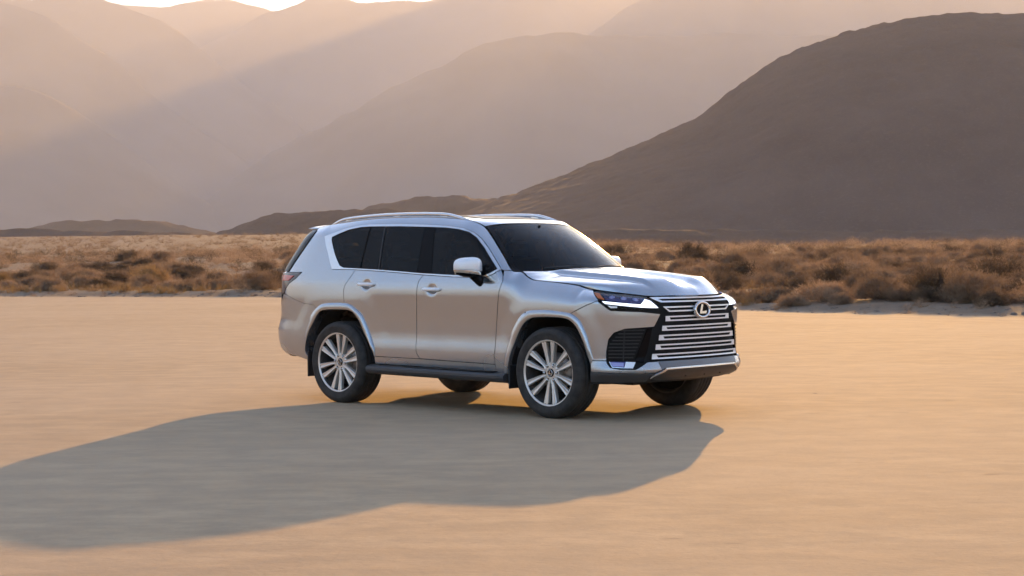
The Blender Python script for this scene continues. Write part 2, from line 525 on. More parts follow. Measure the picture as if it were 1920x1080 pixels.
def grid(name, fn, us, vs_, mat, parent, depth=.015, flip=False):
    U, V_ = np.meshgrid(us, vs_, indexing='ij'); nu, nv = U.shape
    e = 1e-3
    p = fn(U, V_); n = np.cross(fn(U + e, V_) - fn(U - e, V_), fn(U, V_ + e) - fn(U, V_ - e))
    if flip: n = -n
    n /= np.linalg.norm(n, axis=-1, keepdims=True) + 1e-12
    v = p.reshape(-1, 3); nn = n.reshape(-1, 3)
    f = []
    for i in range(nu - 1):
        for j in range(nv - 1):
            q = (i * nv + j, (i + 1) * nv + j, (i + 1) * nv + j + 1, i * nv + j + 1); f.append(q[::-1] if flip else q)
    if depth:
        loop = [(i, 0) for i in range(nu)] + [(nu - 1, j) for j in range(1, nv)] + [(i, nv - 1) for i in range(nu - 2, -1, -1)] + [(0, j) for j in range(nv - 2, 0, -1)]
        ix = [i * nv + j for i, j in loop]; k = len(v); b = v[ix]; bn = nn[ix]
        add = np.empty((2 * len(ix), 3)); add[0::2] = b; add[1::2] = b - bn * depth
        v = np.vstack([v, add]); nn = np.vstack([nn, np.zeros_like(add)]); m_ = len(ix)
        for i in range(m_):
            j = (i + 1) % m_; q = (k + 2 * i, k + 2 * i + 1, k + 2 * j + 1, k + 2 * j); f.append(q[::-1] if flip else q)
    return mk(name, v, f, mat, parent, True, nn)

# ------------------------------------------------------------------ the car
CAR_RZ = R_(-43.46638)
CAR = empty('luxury_suv', (0, 0, 0), CAR_RZ)
tag(CAR, 'silver full-size suv parked on the tan dry lake bed, chrome slatted grille to the right', 'car')
LT = lambda s: -s
def TS(x): return float(s_of_x(x))

DLO_OUT = [(5.041,1.672),(4.922,1.693),(4.736,1.726),(4.552,1.754),(4.398,1.773),(4.246,1.780),(3.819,1.777),(3.394,1.761),(3.125,1.743),(2.91,1.717),(2.776,1.672),(2.666,1.61),(2.529,1.507),(2.387,1.387),(2.317,1.325),(2.396,1.281),(2.503,1.252),(2.911,1.26),(3.319,1.279),(3.911,1.313),(4.314,1.33),(4.675,1.334),(4.822,1.49)]
DLO_IN = [(4.850,1.635),(4.862,1.662),(4.749,1.691),(4.537,1.734),(4.382,1.754),(4.229,1.758),(3.803,1.752),(3.38,1.738),(3.148,1.727),(2.968,1.709),(2.827,1.679),(2.715,1.623),(2.582,1.525),(2.441,1.405),(2.352,1.330),(2.416,1.299),(2.507,1.269),(2.916,1.276),(3.323,1.292),(3.915,1.326),(4.317,1.343),(4.494,1.349),(4.561,1.372),(4.665,1.463)]
ARCH_R = [(5.068,.40),(5.068,.472),(4.991,.644),(4.934,.75),(4.855,.860),(4.80,.905),(4.73,.925),(4.60,.933),(4.423,.933),(4.330,.925),(4.265,.895),(4.185,.816),(4.116,.703),(4.04,.60),(3.994,.533),(3.985,.48)]
FLARE_R = [(5.105,.40),(5.095,.472),(5.033,.643),(4.966,.841),(4.90,.915),(4.818,.968),(4.733,.991),(4.60,.999),(4.422,.998),(4.34,.985),(4.265,.948),(4.165,.88),(4.064,.717),(4.02,.635),(3.984,.558),(3.972,.48)]
ARCH_F = [(2.208,.281),(2.17,.42),(2.13,.547),(2.078,.655),(2.03,.74),(1.966,.83),(1.877,.885),(1.776,.9),(1.632,.903),(1.478,.897),(1.38,.867),(1.3,.78),(1.226,.626),(1.194,.50)]
FLARE_F = [(2.255,.30),(2.222,.45),(2.181,.599),(2.125,.751),(2.07,.835),(2.009,.904),(1.92,.953),(1.746,.966),(1.561,.958),(1.407,.94),(1.35,.915),(1.298,.874),(1.224,.74),(1.160,.545)]
HANDLE_S = [(TS(x), z) for x, z in HANDLES]

def top_pts(s0, s1, n, dz=.003):
    ss = np.linspace(s0, s1, n); return [(float(a), float(top(a)[2]) - dz) for a in ss]

def mid_arch(A_, F_):      # panels stop under the flare
    a = resample(A_, .02, False); 
    return A_

# --- front wings
S_HL = 1.211
front_fender = [(1.103,1.056),(1.112,1.066)] + top_pts(S_HL, TS(-.575), 40) + [(2.30,1.322),(2.278,1.281),(2.251,1.223),(2.282,1.129),(2.302,1.0),(2.335,.72),(2.342,.40),(2.26,.318)] + [(s_, z_ + .004) for s_, z_ in ARCH_F[1:11]] + [(1.40,.94),(1.238,1.009)]
FENDER = both('front_wing', front_fender, M_PAINT, CAR, sp=.02)
# --- doors
fdoor = [(2.317,1.325)] + DLO_OUT[15:19] + [(3.319,1.279),(3.364,1.221),(3.374,1.159),(3.390,.80),(3.394,.60),(3.385,.53),(3.338,.477),(2.342,.457),(2.335,.72),(2.302,1.0),(2.282,1.129),(2.251,1.223),(2.278,1.281)]
FDOOR = both('front_door', fdoor, M_PAINT, CAR, sp=.019, refine=[(HANDLE_S[1], .10, .008)])
rdoor = [(3.319,1.279),(3.911,1.313),(4.314,1.33),(4.354,1.269),(4.43,1.18),(4.445,1.129),(4.428,.98),(4.423,.937)] + [(s_, z_ + .004) for s_, z_ in ARCH_R[9:15]] + [(3.985,.48),(3.383,.475),(3.385,.53),(3.394,.60),(3.390,.80),(3.374,1.159),(3.364,1.221)]
rdoor = rdoor[:-5] + [(3.338,.477),(3.385,.53),(3.394,.60),(3.390,.80),(3.374,1.159),(3.364,1.221)]
RDOOR = both('rear_door', rdoor, M_PAINT, CAR, sp=.019, refine=[(HANDLE_S[0], .10, .008)])
# --- sill below the doors
sill = [(3.985,.480),(3.338,.477),(2.342,.457),(2.335,.39),(3.99,.405)]
both('sill_panel', sill, M_PAINT, CAR)
# --- body side: screen pillar, roof rail, rear pillar, quarter
S_TG = 5.60
quarter = [(2.317,1.325),(2.30,1.322)] + top_pts(TS(-.575), 5.40, 90, .002) + [(5.37,1.735),(5.352,1.68),(5.388,1.572),(5.42,1.468),(5.447,1.37),(5.462,1.306),(5.182,1.306),(5.269,1.242),(5.387,1.195),(5.468,1.135),(5.50,1.09),(5.459,1.075),(5.312,1.037),(5.092,.987),(4.925,.976),(4.86,.925)] + [(s_, z_ + .006) for s_, z_ in ARCH_R[5:9]] + [(4.428,.98),(4.445,1.129),(4.43,1.18),(4.354,1.269),(4.314,1.33),(4.675,1.334),(4.822,1.49),(5.041,1.672)] + DLO_OUT[1:14]
QUARTER = both('body_side_panel', quarter, M_PAINT, CAR, sp=.022, inset=.0025)
# --- rear bumper
rb = [(4.86,.925),(4.925,.976),(5.092,.987),(5.312,1.037),(5.459,1.075),(5.52,1.08),(5.60,1.0),(5.70,.86),(6.0,.80),(STOT,.79)]
rb_low = [(STOT,.42),(5.75,.42),(5.5,.455),(5.35,.44),(5.068,.385)]
half = rb + rb_low + [(s_ + .0, z_ + .004) for s_, z_ in ARCH_R[1:5]]
both('rear_bumper', half, M_PAINT, CAR, sp=.028, inset=.001)
# --- tailgate, rear lamps, rear glass
both('tailgate', [(5.66,1.30),(S_TG+.01,1.09),(5.62,1.0),(5.72,.88),(6.0,.81),(STOT,.80),(STOT,1.34),(5.9,1.335)], M_PAINT, CAR, sp=.05)
TAIL = both('tail_light', [(5.72,1.302),(5.182,1.302),(5.269,1.242),(5.387,1.195),(5.468,1.135),(5.49,1.085),(5.62,1.07),(5.72,1.15)], M_SMOKE, CAR, off=.004)
both('red_lens', [(5.66,1.283),(5.300,1.272),(5.408,1.215),(5.64,1.215)], M_RED, TAIL, off=.012, depth=.01)
both('lamp_trim', [(5.66,1.300),(5.20,1.300),(5.235,1.290),(5.66,1.288)], M_CHROME2, TAIL, off=.012, depth=.01)
both('tailgate_glass', [(5.455,1.31),(5.412,1.468),(5.380,1.572),(5.343,1.68),(5.362,1.738),(5.8,1.742),(STOT,1.742),(STOT,1.345)], M_GLASS, CAR, sp=.05, off=.008)
# --- window trim and panes
WT = both('window_trim', DLO_OUT, M_CHROME, CAR, holes=[DLO_IN], sp=.022, off=.005, inset=.002, depth=.014)
def between(lo_, hi_):     # slice of the glass outline between two slanted lines, each ((s_top,z_top),(s_bot,z_bot))
    poly = resample(inset_poly(np.array(DLO_IN), -.004), .02)
    def side(p, l):
        (a, b), (c, d) = l; return (c - a) * (p[1] - b) - (d - b) * (p[0] - a)
    def clip(pts, l, sg):
        out = []; n = len(pts)
        for i in range(n):
            p, q = pts[i], pts[(i + 1) % n]; sp_, sq = sg * side(p, l), sg * side(q, l)
            if sp_ >= 0: out.append(p)
            if sp_ * sq < 0: t = sp_ / (sp_ - sq); out.append(p + (q - p) * t)
        return out
    pts = list(poly)
    if lo_: pts = clip(pts, lo_, 1)
    if hi_: pts = clip(pts, hi_, -1)
    return [tuple(p) for p in pts]
L1 = ((4.235,1.79),(4.250,1.30)); L2 = ((4.029,1.79),(3.980,1.28)); L3 = ((3.452,1.78),(3.413,1.25)); L4 = ((3.311,1.78),(3.205,1.24))
L1b = ((4.225,1.79),(4.240,1.30)); L2b = ((4.012,1.79),(3.963,1.28))
both('quarter_window', between(L1, None), M_GLASS, CAR, off=-.004, sp=.03)
both('door_quarter_window', between(L2, L1b), M_GLASS, RDOOR, off=-.004, sp=.03)
both('rear_side_window', between(L3, L2b), M_GLASS, RDOOR, off=-.004, sp=.03)
both('pillar_cover', between(L4, L3), M_BLACK, CAR, off=-.003, sp=.03)
both('front_side_window', between(None, L4), M_GLASS, FDOOR, off=-.004, sp=.03)
both('window_divider', [(4.006,1.752),(4.024,1.752),(3.977,1.332),(3.959,1.332)], M_PLAST, RDOOR, off=.002, sp=.03, inset=0)
both('mirror_mount', [(2.36,1.325),(2.42,1.39),(2.47,1.30),(2.44,1.287)], M_BLACK, FDOOR, off=.004, sp=.03, inset=0)

# --- wheel arch flares
def strip(name, rows, mat, parent):
    n = len(rows[0]); v = np.vstack(rows); f = []
    for r in range(len(rows) - 1):
        for i in range(n - 1): f.append((r * n + i, r * n + i + 1, (r + 1) * n + i + 1, (r + 1) * n + i))
    return mk(name, v, f, mat, parent, True)
def arcres(pts, n):
    c = catmull(pts, 12); l = np.concatenate([[0], np.cumsum(np.hypot(*np.diff(c, axis=0).T))])
    q = np.linspace(0, l[-1], n); return np.stack([np.interp(q, l, c[:, 0]), np.interp(q, l, c[:, 1])], 1)
def flare(A_, F_, sg):
    a = arcres(A_, 70); f = arcres(F_, 70)
    t = np.linspace(0, 1, 70); tp = np.minimum(1, np.minimum(t, 1 - t) * 14 + .25)
    row = lambda q, o: P3(q[:, 0] * sg, q[:, 1], o)
    mid = lambda k: f + (a - f) * k
    rows = [row(f, -.006), row(f, .004 * tp), row(mid(.07), .015 * tp), row(mid(.5), .0185 * tp), row(mid(.88), .020 * tp), row(mid(.97), .018 * tp), row(a, .013 * tp), row(a, -.02 + 0 * tp), row(a, -.09 + 0 * tp)]
    if sg > 0: rows = rows[::-1]
    return rows
for A_, F_ in ((ARCH_R, FLARE_R), (ARCH_F, FLARE_F)):
    for sg in (1, -1):
        o = strip('wheel_arch_trim', flare(A_, F_, sg), M_PAINT, CAR)
# wheel wells
for A_, cx in ((ARCH_R, -2.85), (ARCH_F, 0.0)):
    for sg in (1, -1):
        a = arcres(A_, 40); p0 = P3(a[:, 0] * sg, a[:, 1], -.03)
        p1 = p0.copy(); p1[:, 1] = -sg * .50
        p2 = np.array([[cx, -sg * .50, .45]] * 40)
        strip('wheel_well', [p0, p1, p2] if sg > 0 else [p2, p1, p0], M_VOID, CAR)

# --- dark inner shell so that panel gaps read dark
shell = [(1.0,.95),(1.0,1.06),(1.3,1.10),(1.6,1.14),(2.2,1.18),(2.6,1.20),(4.4,1.27),(5.5,1.20),(5.5,1.0),(5.0,.99),(4.75,.99),(4.42,1.0),(4.25,.96),(4.1,.82),(3.97,.42),(2.33,.41),(2.25,.45),(2.2,.6),(2.1,.85),(1.95,.97),(1.4,.96),(1.25,.88),(1.15,.5),(1.0,.5)]
both('inner_shell', shell, M_VOID, CAR, off=-.045, inset=0, depth=0, sp=.06)

# --- front end --------------------------------------------------------------
def span(pts):             # half outline from the centre outwards and back -> full outline across the nose
    return [tuple(p) for p in pts] + [(-a, b) for a, b in pts[::-1]]
patch('front_backing', span([(0,1.078),(.35,1.080),(.60,1.078),(.80,1.09),(1.0,1.11),(1.12,1.06),(1.04,.98),(1.04,.50),(.95,.45),(0,.44)]), M_VOID, CAR, off=-.032, inset=0, depth=.01, sp=.04)
GRILLE = empty('grille', (0, 0, 0), 0, CAR)
rows_ = [((.600,1.074),(.500,1.030)), ((.485,.995),(.415,.951)), ((.459,.912),(.463,.870)), ((.500,.828),(.506,.788)), ((.538,.749),(.545,.706)), ((.575,.668),(.582,.625)), ((.614,.586),(.624,.543))]
for k, ((s1, z1), (s2, z2)) in enumerate(rows_):
    z2 -= .004 if k else 0; h = z1 - z2; b = .0130; zc_ = (z1 + z2) / 2
    slot_s = min(s1, s2) - .045 if k > 1 else (s2 - .02 if k == 0 else s2 - .01)
    out = span([(0, z1 + .0), (s1, z1), (s2, z2), (0, z2)])
    hole = [(slot_s, z1 - b), (slot_s - .012, z2 + b), (-slot_s + .012, z2 + b), (-slot_s, z1 - b)] if k > 1 else [(slot_s + .045, z1 - b), (slot_s, z2 + b), (-slot_s, z2 + b), (-slot_s - .045, z1 - b)]
    ob = patch('grille_bar', out, M_CHROME2, GRILLE, holes=[hole], sp=.03, inset=0, depth=.004, off=.004)
# emblem (oval ring with a slanted letter)
EMB = empty('emblem', (.984, 0, .956), 0, CAR)
lean = Matrix.Rotation(R_(-4), 4, 'Y')
def EM(u, v, d): q = lean @ Vector((d, u, v)); return (q.x, q.y, q.z)
ring = MB(); n = 56; vv = []; ff = []
prof = [(1.0, -.012), (1.0, .006), (.97, .013), (.83, .013), (.79, .004), (.79, -.012)]
for i in range(n):
    t = 2 * math.pi * i / n
    for (r, d) in prof: vv.append(EM(.113 * r * math.cos(t), .076 * (r if r == 1 else r - (1 - r) * .35) * math.sin(t), d))
m_ = len(prof)
for i in range(n):
    j = (i + 1) % n
    for k in range(m_ - 1): ff.append((i * m_ + k, j * m_ + k, j * m_ + k + 1, i * m_ + k + 1))
mk('ring', vv, ff, M_CHROME, EMB)
dk = MB(); dk.prism([(.092 * math.cos(2 * math.pi * i / 40), .060 * math.sin(2 * math.pi * i / 40)) for i in range(40)], .004, lambda x, y, z: EM(x, y, z - .010)); dk.build('backing_plate', M_BLACK, EMB)
LTR = [(-.012,.047),(.014,.050),(-.006,-.014),(.058,-.010),(.050,-.034),(-.036,-.034),(-.040,-.022),(-.036,-.012)]
le = MB(); le.prism(LTR, .012, lambda x, y, z: EM(x, y, z - .006)); le.build('letter', M_CHROME, EMB)

# bumper
bump_up = [(1.103,1.056),(1.111,1.050),(1.006,.978),(.985,.968),(.715,.955),(.515,.932),(.590,.821),(.864,.807),(.961,.774),(1.012,.717),(1.031,.614),(1.034,.532),(1.182,.530),(1.226,.63),(1.3,.784),(1.38,.870),(1.40,.94),(1.238,1.009)]
both('bumper_corner', bump_up, M_PAINT, CAR, depth=.03, sp=.017)
low_h = [(.560,.520),(.672,.518),(.751,.472),(.786,.456),(.921,.459),(1.001,.473),(1.030,.510),(1.034,.530),(1.192,.530),(1.194,.50),(1.194,.431),(.924,.424),(.66,.418),(.592,.425),(.530,.445)]
both('bumper_lower_lip', low_h, M_PAINT, CAR, depth=.04, sp=.014)
patch('bumper_lip_centre_shade', span([(0,.520),(.20,.520),(.45,.520),(.558,.520),(.528,.446),(.48,.464),(.249,.466),(0,.466)]), M_SHADE_MID, CAR, inset=.001, depth=.04, sp=.014)  # centre of the silver lip, its shading painted as a darker grey
both('bumper_lip_under_shade', [(1.194,.430),(.924,.423),(.66,.417),(.590,.420),(.636,.385),(.66,.338),(.914,.336),(1.196,.34)], M_SHADE_LOW, CAR, inset=.0006, depth=.04, sp=.012)  # silver lip below its crest, shade painted in as dark grey
patch('bumper_underside', span([(0,.40),(.6,.40),(.95,.345),(1.19,.345),(1.19,.305),(0,.30)]), M_PLAST, CAR, off=-.03, inset=0, depth=.25, sp=.05)
patch('skid_plate', span([(0,.460),(.249,.460),(.480,.456),(.592,.413),(.636,.383),(.62,.366),(.52,.356),(0,.352)]), M_SKID, CAR, off=.010, inset=.002, depth=.05, sp=.03)
patch('skid_plate_edge', span([(0,.462),(.249,.462),(.484,.459),(.600,.415),(.640,.388),(.634,.381),(.590,.404),(.478,.446),(.249,.449),(0,.449)]), M_CHROME, CAR, off=.016, inset=0, depth=.012, sp=.03)
for y_ in (-.22, .05, .30):
    pz_ = P3(np.array([-y_]), np.array([.385]))[0]; mb = MB()
    mb.box((pz_[0] + .006, pz_[1], .392), (.008, .006, .020), Matrix.Rotation(R_(28), 4, 'X')); mb.build('skid_rib', M_PLAST, CAR)
# side intakes
intake = [(.657,.804),(.864,.802),(.951,.769),(1.001,.717),(1.020,.623),(1.026,.543),(.794,.533),(.721,.649)]
INT = both('side_intake', intake, M_VOID, CAR, off=-.022, inset=.004, depth=.01, sp=.04)
for k in range(9):
    z_ = .553 + k * .0295
    so = 1.016 - max(0, z_ - .66) * .9
    both('intake_slat', [(.79 - (z_ - .535) * .46 + .01, z_), (.79 - (z_ - .535) * .46 + .01, z_ + .009), (so, z_ + .009), (so, z_)], M_PLAST, INT, off=-.008, inset=0, depth=.02, sp=.05)
both('intake_divider', [(.872,.80),(.862,.80),(.880,.54),(.890,.54)], M_PLAST, INT, off=-.006, inset=0, depth=.02, sp=.05)
both('intake_frame', [(.600,.815),(.650,.806),(.785,.530),(.70,.520),(.66,.60)], M_BLACK, CAR, off=-.010, inset=.002, depth=.02, sp=.05)
FOG = both('fog_lamp', [(1.010,.526),(.800,.522),(.845,.472),(.985,.478)], M_HOUS, CAR, off=-.006, inset=0, depth=.02)
both('fog_lens', [(1.0,.519),(.885,.515),(.885,.482),(.98,.485)], M_LENS, FOG, off=-.001, inset=0, depth=.006)
both('fog_trim', [(.865,.523),(.780,.519),(.806,.468),(.880,.470)], M_CHROME2, FOG, off=.002, inset=0, depth=.012)
both('fog_edge', [(1.012,.524),(.985,.474),(.86,.468),(.86,.474),(.982,.481),(1.006,.524)], M_CHROME, FOG, off=.000, inset=0, depth=.006, sp=.02)
# headlights
HLo = [(1.205,1.136),(1.107,1.140),(.909,1.114),(.70,1.092),(.640,1.084),(.594,1.058),(.506,.984),(.56,.972),(.715,.965),(.986,.980),(1.036,.998),(1.106,1.063)]
HL = both('headlight', HLo, M_BLACK, CAR, off=-.020, inset=.002, depth=.02)
both('light_bar', [(1.070,1.056),(.712,1.024),(.655,1.072),(.600,1.055),(.530,.988),(.713,.997),(1.042,1.030)], M_DRL, HL, off=-.010, inset=0, depth=.01, sp=.02)
both('lower_lamp', [(1.02,1.012),(.93,1.004),(.93,.990),(.99,.988)], M_CHROME2, HL, off=-.010, inset=0, depth=.008, sp=.02)
both('corner_reflector', [(1.183,1.128),(1.118,1.122),(1.055,1.074),(1.112,1.080)], M_AMBER, HL, off=-.006, inset=0, depth=.01, sp=.02)
both('lamp_bezel', [(1.09,1.122),(.645,1.080),(.72,1.036),(1.03,1.068)], M_HOUS, HL, off=-.014, inset=0, depth=.006, sp=.03)
for k in range(3):
    s_, z_ = .98 - k * .115, 1.095 - k * .011
    for sg, hl in ((1, HL[0]), (-1, HL[1])):
        c = P3(np.array([s_ * sg]), np.array([z_]), -.016)[0]; nn = N3(np.array([s_ * sg]), np.array([z_]))[0]
        mb = MB(); q = Vector(nn).to_track_quat('Y', 'Z').to_matrix()
        sub = MB(); sub.lathe([(.028, -.004), (.028, .004), (.024, .006), (.022, .002), (.019, .009), (.012, .013), (.004, .0148), (.0, .015)], 20)
        mb.add([tuple(q @ Vector(v) + Vector(c)) for v in sub.v], sub.f)
        mb.build('projector', M_LENS, hl, True)
both('lens_cover', HLo, M_CLEAR, HL, off=.000, inset=.004, depth=0, sp=.03)

# --- bonnet -----------------------------------------------------------------
_i0 = next(i for i in range(len(_b)) if _b[i, 0] <= .311); _i1 = next(i for i in range(len(_b)) if _b[i, 0] <= -.46)
Fb = _b[:_i0 + 1]; Sb = _b[_i0:_i1 + 1][::-1]
_fl = Fb[:, 1] / Fb[-1, 1]
def hood_fn(a, b):
    ab = np.abs(b); a_ = np.clip(a, -.02, 1.02)
    xF = np.interp(ab, _fl, Fb[:, 0]); zF = np.interp(ab, _fl, Fb[:, 2])
    xK = -.36 - .10 * ab ** 2.2
    xs_ = -.46 + (.31 + .46) * a_
    wB = np.interp(xs_, Sb[:, 0], Sb[:, 1]); zB = np.interp(xs_, Sb[:, 0], Sb[:, 2])
    x = xK + (xF - xK) * a_; w = ab * wB
    zc = np.interp(a_, HZA, HZV)
    q = ab ** (2.6 + 3 * a_ ** 6)
    z = zc * (1 - q) + zB * q
    # nose: bring the leading edge onto the front line
    t = np.clip((a_ - .80) / .20, 0, 1)
    zlip = zc * (1 - q) + zB * q
    z = z + (zF - (np.interp(1.0, HZA, HZV) * (1 - ab ** 5.6) + 1.16 * ab ** 5.6)) * t ** 3
    wr = .545 - .12 * a_ ** 2
    pl = 1 - sstep(-.035, .018, w - wr)
    fade = sstep(.0, .15, a_) * (1 - sstep(.82, .99, a_))
    z = z + .036 * pl * fade - .040 * (1 - sstep(.05, .23, w)) * sstep(.05, .6, a_) * (1 - sstep(.86, .98, a_))
    return np.stack([x, w * np.sign(b + 1e-12), z], -1)
HZA = np.linspace(0, 1, 300)
HZV = smooth1(np.interp(HZA, [0, .28, .64, .80, .88, .935, .97, .99, 1], [1.316, 1.287, 1.244, 1.218, 1.196, 1.160, 1.125, 1.10, 1.085]), 5)
ua = np.concatenate([np.linspace(.004, .8, 46), np.linspace(.8, .997, 34)[1:]])
HOOD = grid('bonnet', hood_fn, ua, np.linspace(-.995, .995, 181), M_PAINT, CAR, depth=.02)
both('bonnet_underlay', [(.30,1.06)] + top_pts(.35, TS(-.46), 30, .014) + [(2.0,1.16),(1.3,1.08),(.9,1.05)], M_VOID, CAR, off=-.02, inset=0, depth=.06, sp=.05)

# --- windscreen and roof -----------------------------------------------------
_j0 = next(i for i in range(len(_b)) if _b[i, 0] <= -.575); _j1 = next(i for i in range(len(_b)) if _b[i, 0] <= -1.108)
Wb = _b[_j0:_j1 + 1]; _wt = np.linspace(0, 1, len(Wb))
def wind_fn(t, b):
    ab = np.abs(b); tt = np.clip(t, -.12, 1.05)
    ex = [np.interp(tt, _wt, Wb[:, k]) for k in range(3)]
    lo_ = np.minimum(tt, 0); hi_ = np.maximum(tt - 1, 0)
    d0 = (Wb[6] - Wb[0]) / (_wt[6]); ex = [ex[k] + lo_ * d0[k] + hi_ * d0[k] for k in range(3)]
    cx = -.345 + (-1.035 + .345) * tt; cz = 1.300 + (1.768 - 1.300) * tt + .030 * np.sin(np.pi * np.clip(tt, 0, 1))
    q = ab ** 2.3
    return np.stack([cx + (ex[0] - cx) * q, np.sign(b + 1e-12) * ab * ex[1], cz + (ex[2] - cz) * q], -1)
grid('windscreen', lambda t, b: wind_fn(t, b) , np.linspace(-.02, .985, 24), np.linspace(-.985, .985, 41), M_WIND, CAR, depth=0, flip=True)
def frame_fn(t, b):
    p = wind_fn(t, b); return p
# black ceramic border along both pillars and the header
WB_ = MB()
for sg in (-1, 1):
    us = np.linspace(-.02, .995, 30); vs2 = np.array([.945, .965, 1.0]) * sg
    U, V_ = np.meshgrid(us, vs2, indexing='ij'); p = wind_fn(U, V_) + np.array([.004, 0, .004]); nv = 3
    f = [(i * nv + j, (i + 1) * nv + j, (i + 1) * nv + j + 1, i * nv + j + 1) for i in range(29) for j in range(2)]
    WB_.add(p.reshape(-1, 3), f)
WB_.build('windscreen_border', M_BLACK, CAR, True)
_k1 = next(i for i in range(len(_b)) if _b[i, 0] <= -3.60)
Rb = _b[_j1:_k1 + 1]
RZX = np.linspace(-3.75, -.95, 400)
RZV = smooth1(np.interp(RZX, [-3.75, -3.5, -3.3, -2.8, -2.2, -1.7, -1.3, -1.035, -.95], [1.785, 1.805, 1.822, 1.853, 1.866, 1.853, 1.815, 1.770, 1.75]), 12)
def roof_fn(a, b):
    ab = np.abs(b); xH = -1.035 - .073 * ab ** 2.3; xR = -3.66 + .05 * ab ** 3
    x = xH + (xR - xH) * a
    xe = np.clip(-1.108 + (-3.60 + 1.108) * a, -3.6, -1.108)
    wB = np.interp(-xe, -Rb[:, 0], Rb[:, 1]); zB = np.interp(-xe, -Rb[:, 0], Rb[:, 2]); zc = np.interp(x, RZX, RZV)
    q = ab ** 2.6
    return np.stack([x, np.sign(b + 1e-12) * ab * wB, zc * (1 - q) + zB * q], -1)
ROOF = grid('roof', roof_fn, np.concatenate([np.linspace(.003, .25, 30), np.linspace(.25, 1, 40)[1:]]), np.linspace(-.996, .996, 61), M_PAINT, CAR, depth=.02, flip=True)
# glass roof panel
SR = grid('sunroof', lambda a, b: roof_fn(.10 + .16 * a, b * .62) + np.array([0, 0, .004]), np.linspace(0, 1, 14), np.linspace(-1, 1, 25), M_BLACK, ROOF, depth=.006, flip=True)
# rear spoiler
def spoil(a, b):
    ab = np.abs(b); x0 = -3.47 + .03 * ab ** 3; L = .25 - .02 * ab ** 4
    th = 2 * math.pi * a
    cx = x0 - L * .5 - L * .5 * np.cos(th); z0 = np.interp(np.clip(x0, -3.75, -1), RZX, RZV) * (1 - ab ** 2.6) + 1.766 * ab ** 2.6
    return np.stack([cx, b * .63, z0 - .012 - .012 * (1 - np.cos(th)) * .5 + .022 * np.sin(th) * (.75 + .25 * np.cos(th))], -1)
sp_ = spoil(*np.meshgrid(np.linspace(0, 1, 25)[:-1], np.linspace(-1, 1, 41), indexing='ij'))
n1, n2 = sp_.shape[:2]; f = [(i * n2 + j, i * n2 + j + 1, ((i + 1) % n1) * n2 + j + 1, ((i + 1) % n1) * n2 + j) for i in range(n1) for j in range(n2 - 1)]
f += [tuple(i * n2 for i in range(n1)), tuple(i * n2 + n2 - 1 for i in range(n1))[::-1]]
mk('rear_spoiler', sp_.reshape(-1, 3), f, M_PAINT, CAR, True)
# roof rails
for sg in (-1, 1):
    xs_ = np.linspace(-1.28, -3.33, 60)
    wr = np.interp(-xs_, -Rb[:, 0], Rb[:, 1]) - .022; zr = np.interp(-xs_, -Rb[:, 0], Rb[:, 2])
    t = np.linspace(0, 1, 60); rise = .034 * sstep(0, .16, t) * sstep(0, .13, 1 - t)
    path = np.stack([xs_, sg * wr, zr + rise - .004], 1)
    mb = MB(); mb.tube(path, .017 * np.minimum(1, np.minimum(t * 12, (1 - t) * 12) + .3), 12, flat=1.1)
    RAIL = mb.build('roof_rail', M_CHROME, CAR, True)
    fr_ = MB(); pth = np.stack([xs_, sg * (wr + .004), zr + .004], 1); fr_.tube(pth[2:-2], .0105, 8); fr_.build('rail_base', M_PAINT, RAIL, True)
    for xf in (-1.62, -2.3, -3.0):
        k = int(np.argmin(np.abs(xs_ - xf))); mb = MB(); mb.box((xs_[k], sg * wr[k], zr[k] + .02), (.05, .010, .025), bev=.004); mb.build('rail_foot', M_CHROME, RAIL)
# fin aerial
mb = MB(); vv = []
for i, tx in enumerate(np.linspace(0, 1, 9)):
    h = .065 * math.sin(math.pi * min(1, tx * .62 + .02)) ** .8 * (1 if tx < .85 else (1 - tx) / .15 + .05); wd = .022 * math.sin(math.pi * (tx * .9 + .05)) ** .5
    for (a, b) in ((-1, 0), (-.7, .5), (0, 1), (.7, .5), (1, 0)): vv.append((-3.2 - .17 * tx, a * wd, 1.822 + b * h))
mb.add(vv, [(i * 5 + k, i * 5 + k + 1, (i + 1) * 5 + k + 1, (i + 1) * 5 + k) for i in range(8) for k in range(4)]); mb.build('roof_aerial', M_PAINT, CAR, True)
# cowl and wipers
grid('cowl', lambda a, b: np.stack([-.33 - .13 * np.abs(b) ** 2.2 - .10 * a, b * (.80), 1.294 - .004 * np.abs(b) + .012 * a * 0], -1), np.linspace(0, 1, 5), np.linspace(-1, 1, 31), M_PLAST, CAR, depth=.03, flip=True)
for y0, y1 in ((-.52, .10), (.05, .66)):
    mb = MB(); tt = np.linspace(0, 1, 12)
    bb = (y0 + (y1 - y0) * tt) / .80; pt = wind_fn(.035 + .03 * np.sin(math.pi * tt), bb) + np.array([.010, 0, .012]); mb.tube(pt, .007, 6)
    W_ = mb.build('wiper', M_PLAST, CAR, True)

# --- door handles -----------------------------------------------------------
for k, par in ((0, RDOOR), (1, FDOOR)):
    for sg in (1, -1):
        hx, hz = HANDLES[k]; tt = np.linspace(-1, 1, 15); ss = np.array([TS(hx + .128 * u) for u in tt]) * sg
        base = P3(ss, np.full(15, hz))
        wref = P3(np.array([TS(hx + .14) * sg]), np.array([hz]))[0, 1]
        path = base.copy(); path[:, 1] = wref - sg * (.030 * (1 - np.abs(tt) ** 4)); path[:, 2] += .004
        mb = MB(); mb.tube(path, .0175 * np.sqrt(np.maximum(.12, 1 - np.abs(tt) ** 5)), 12, flat=.75)
        mb.build('door_handle', M_CHROME2, par[0 if sg > 0 else 1], True)

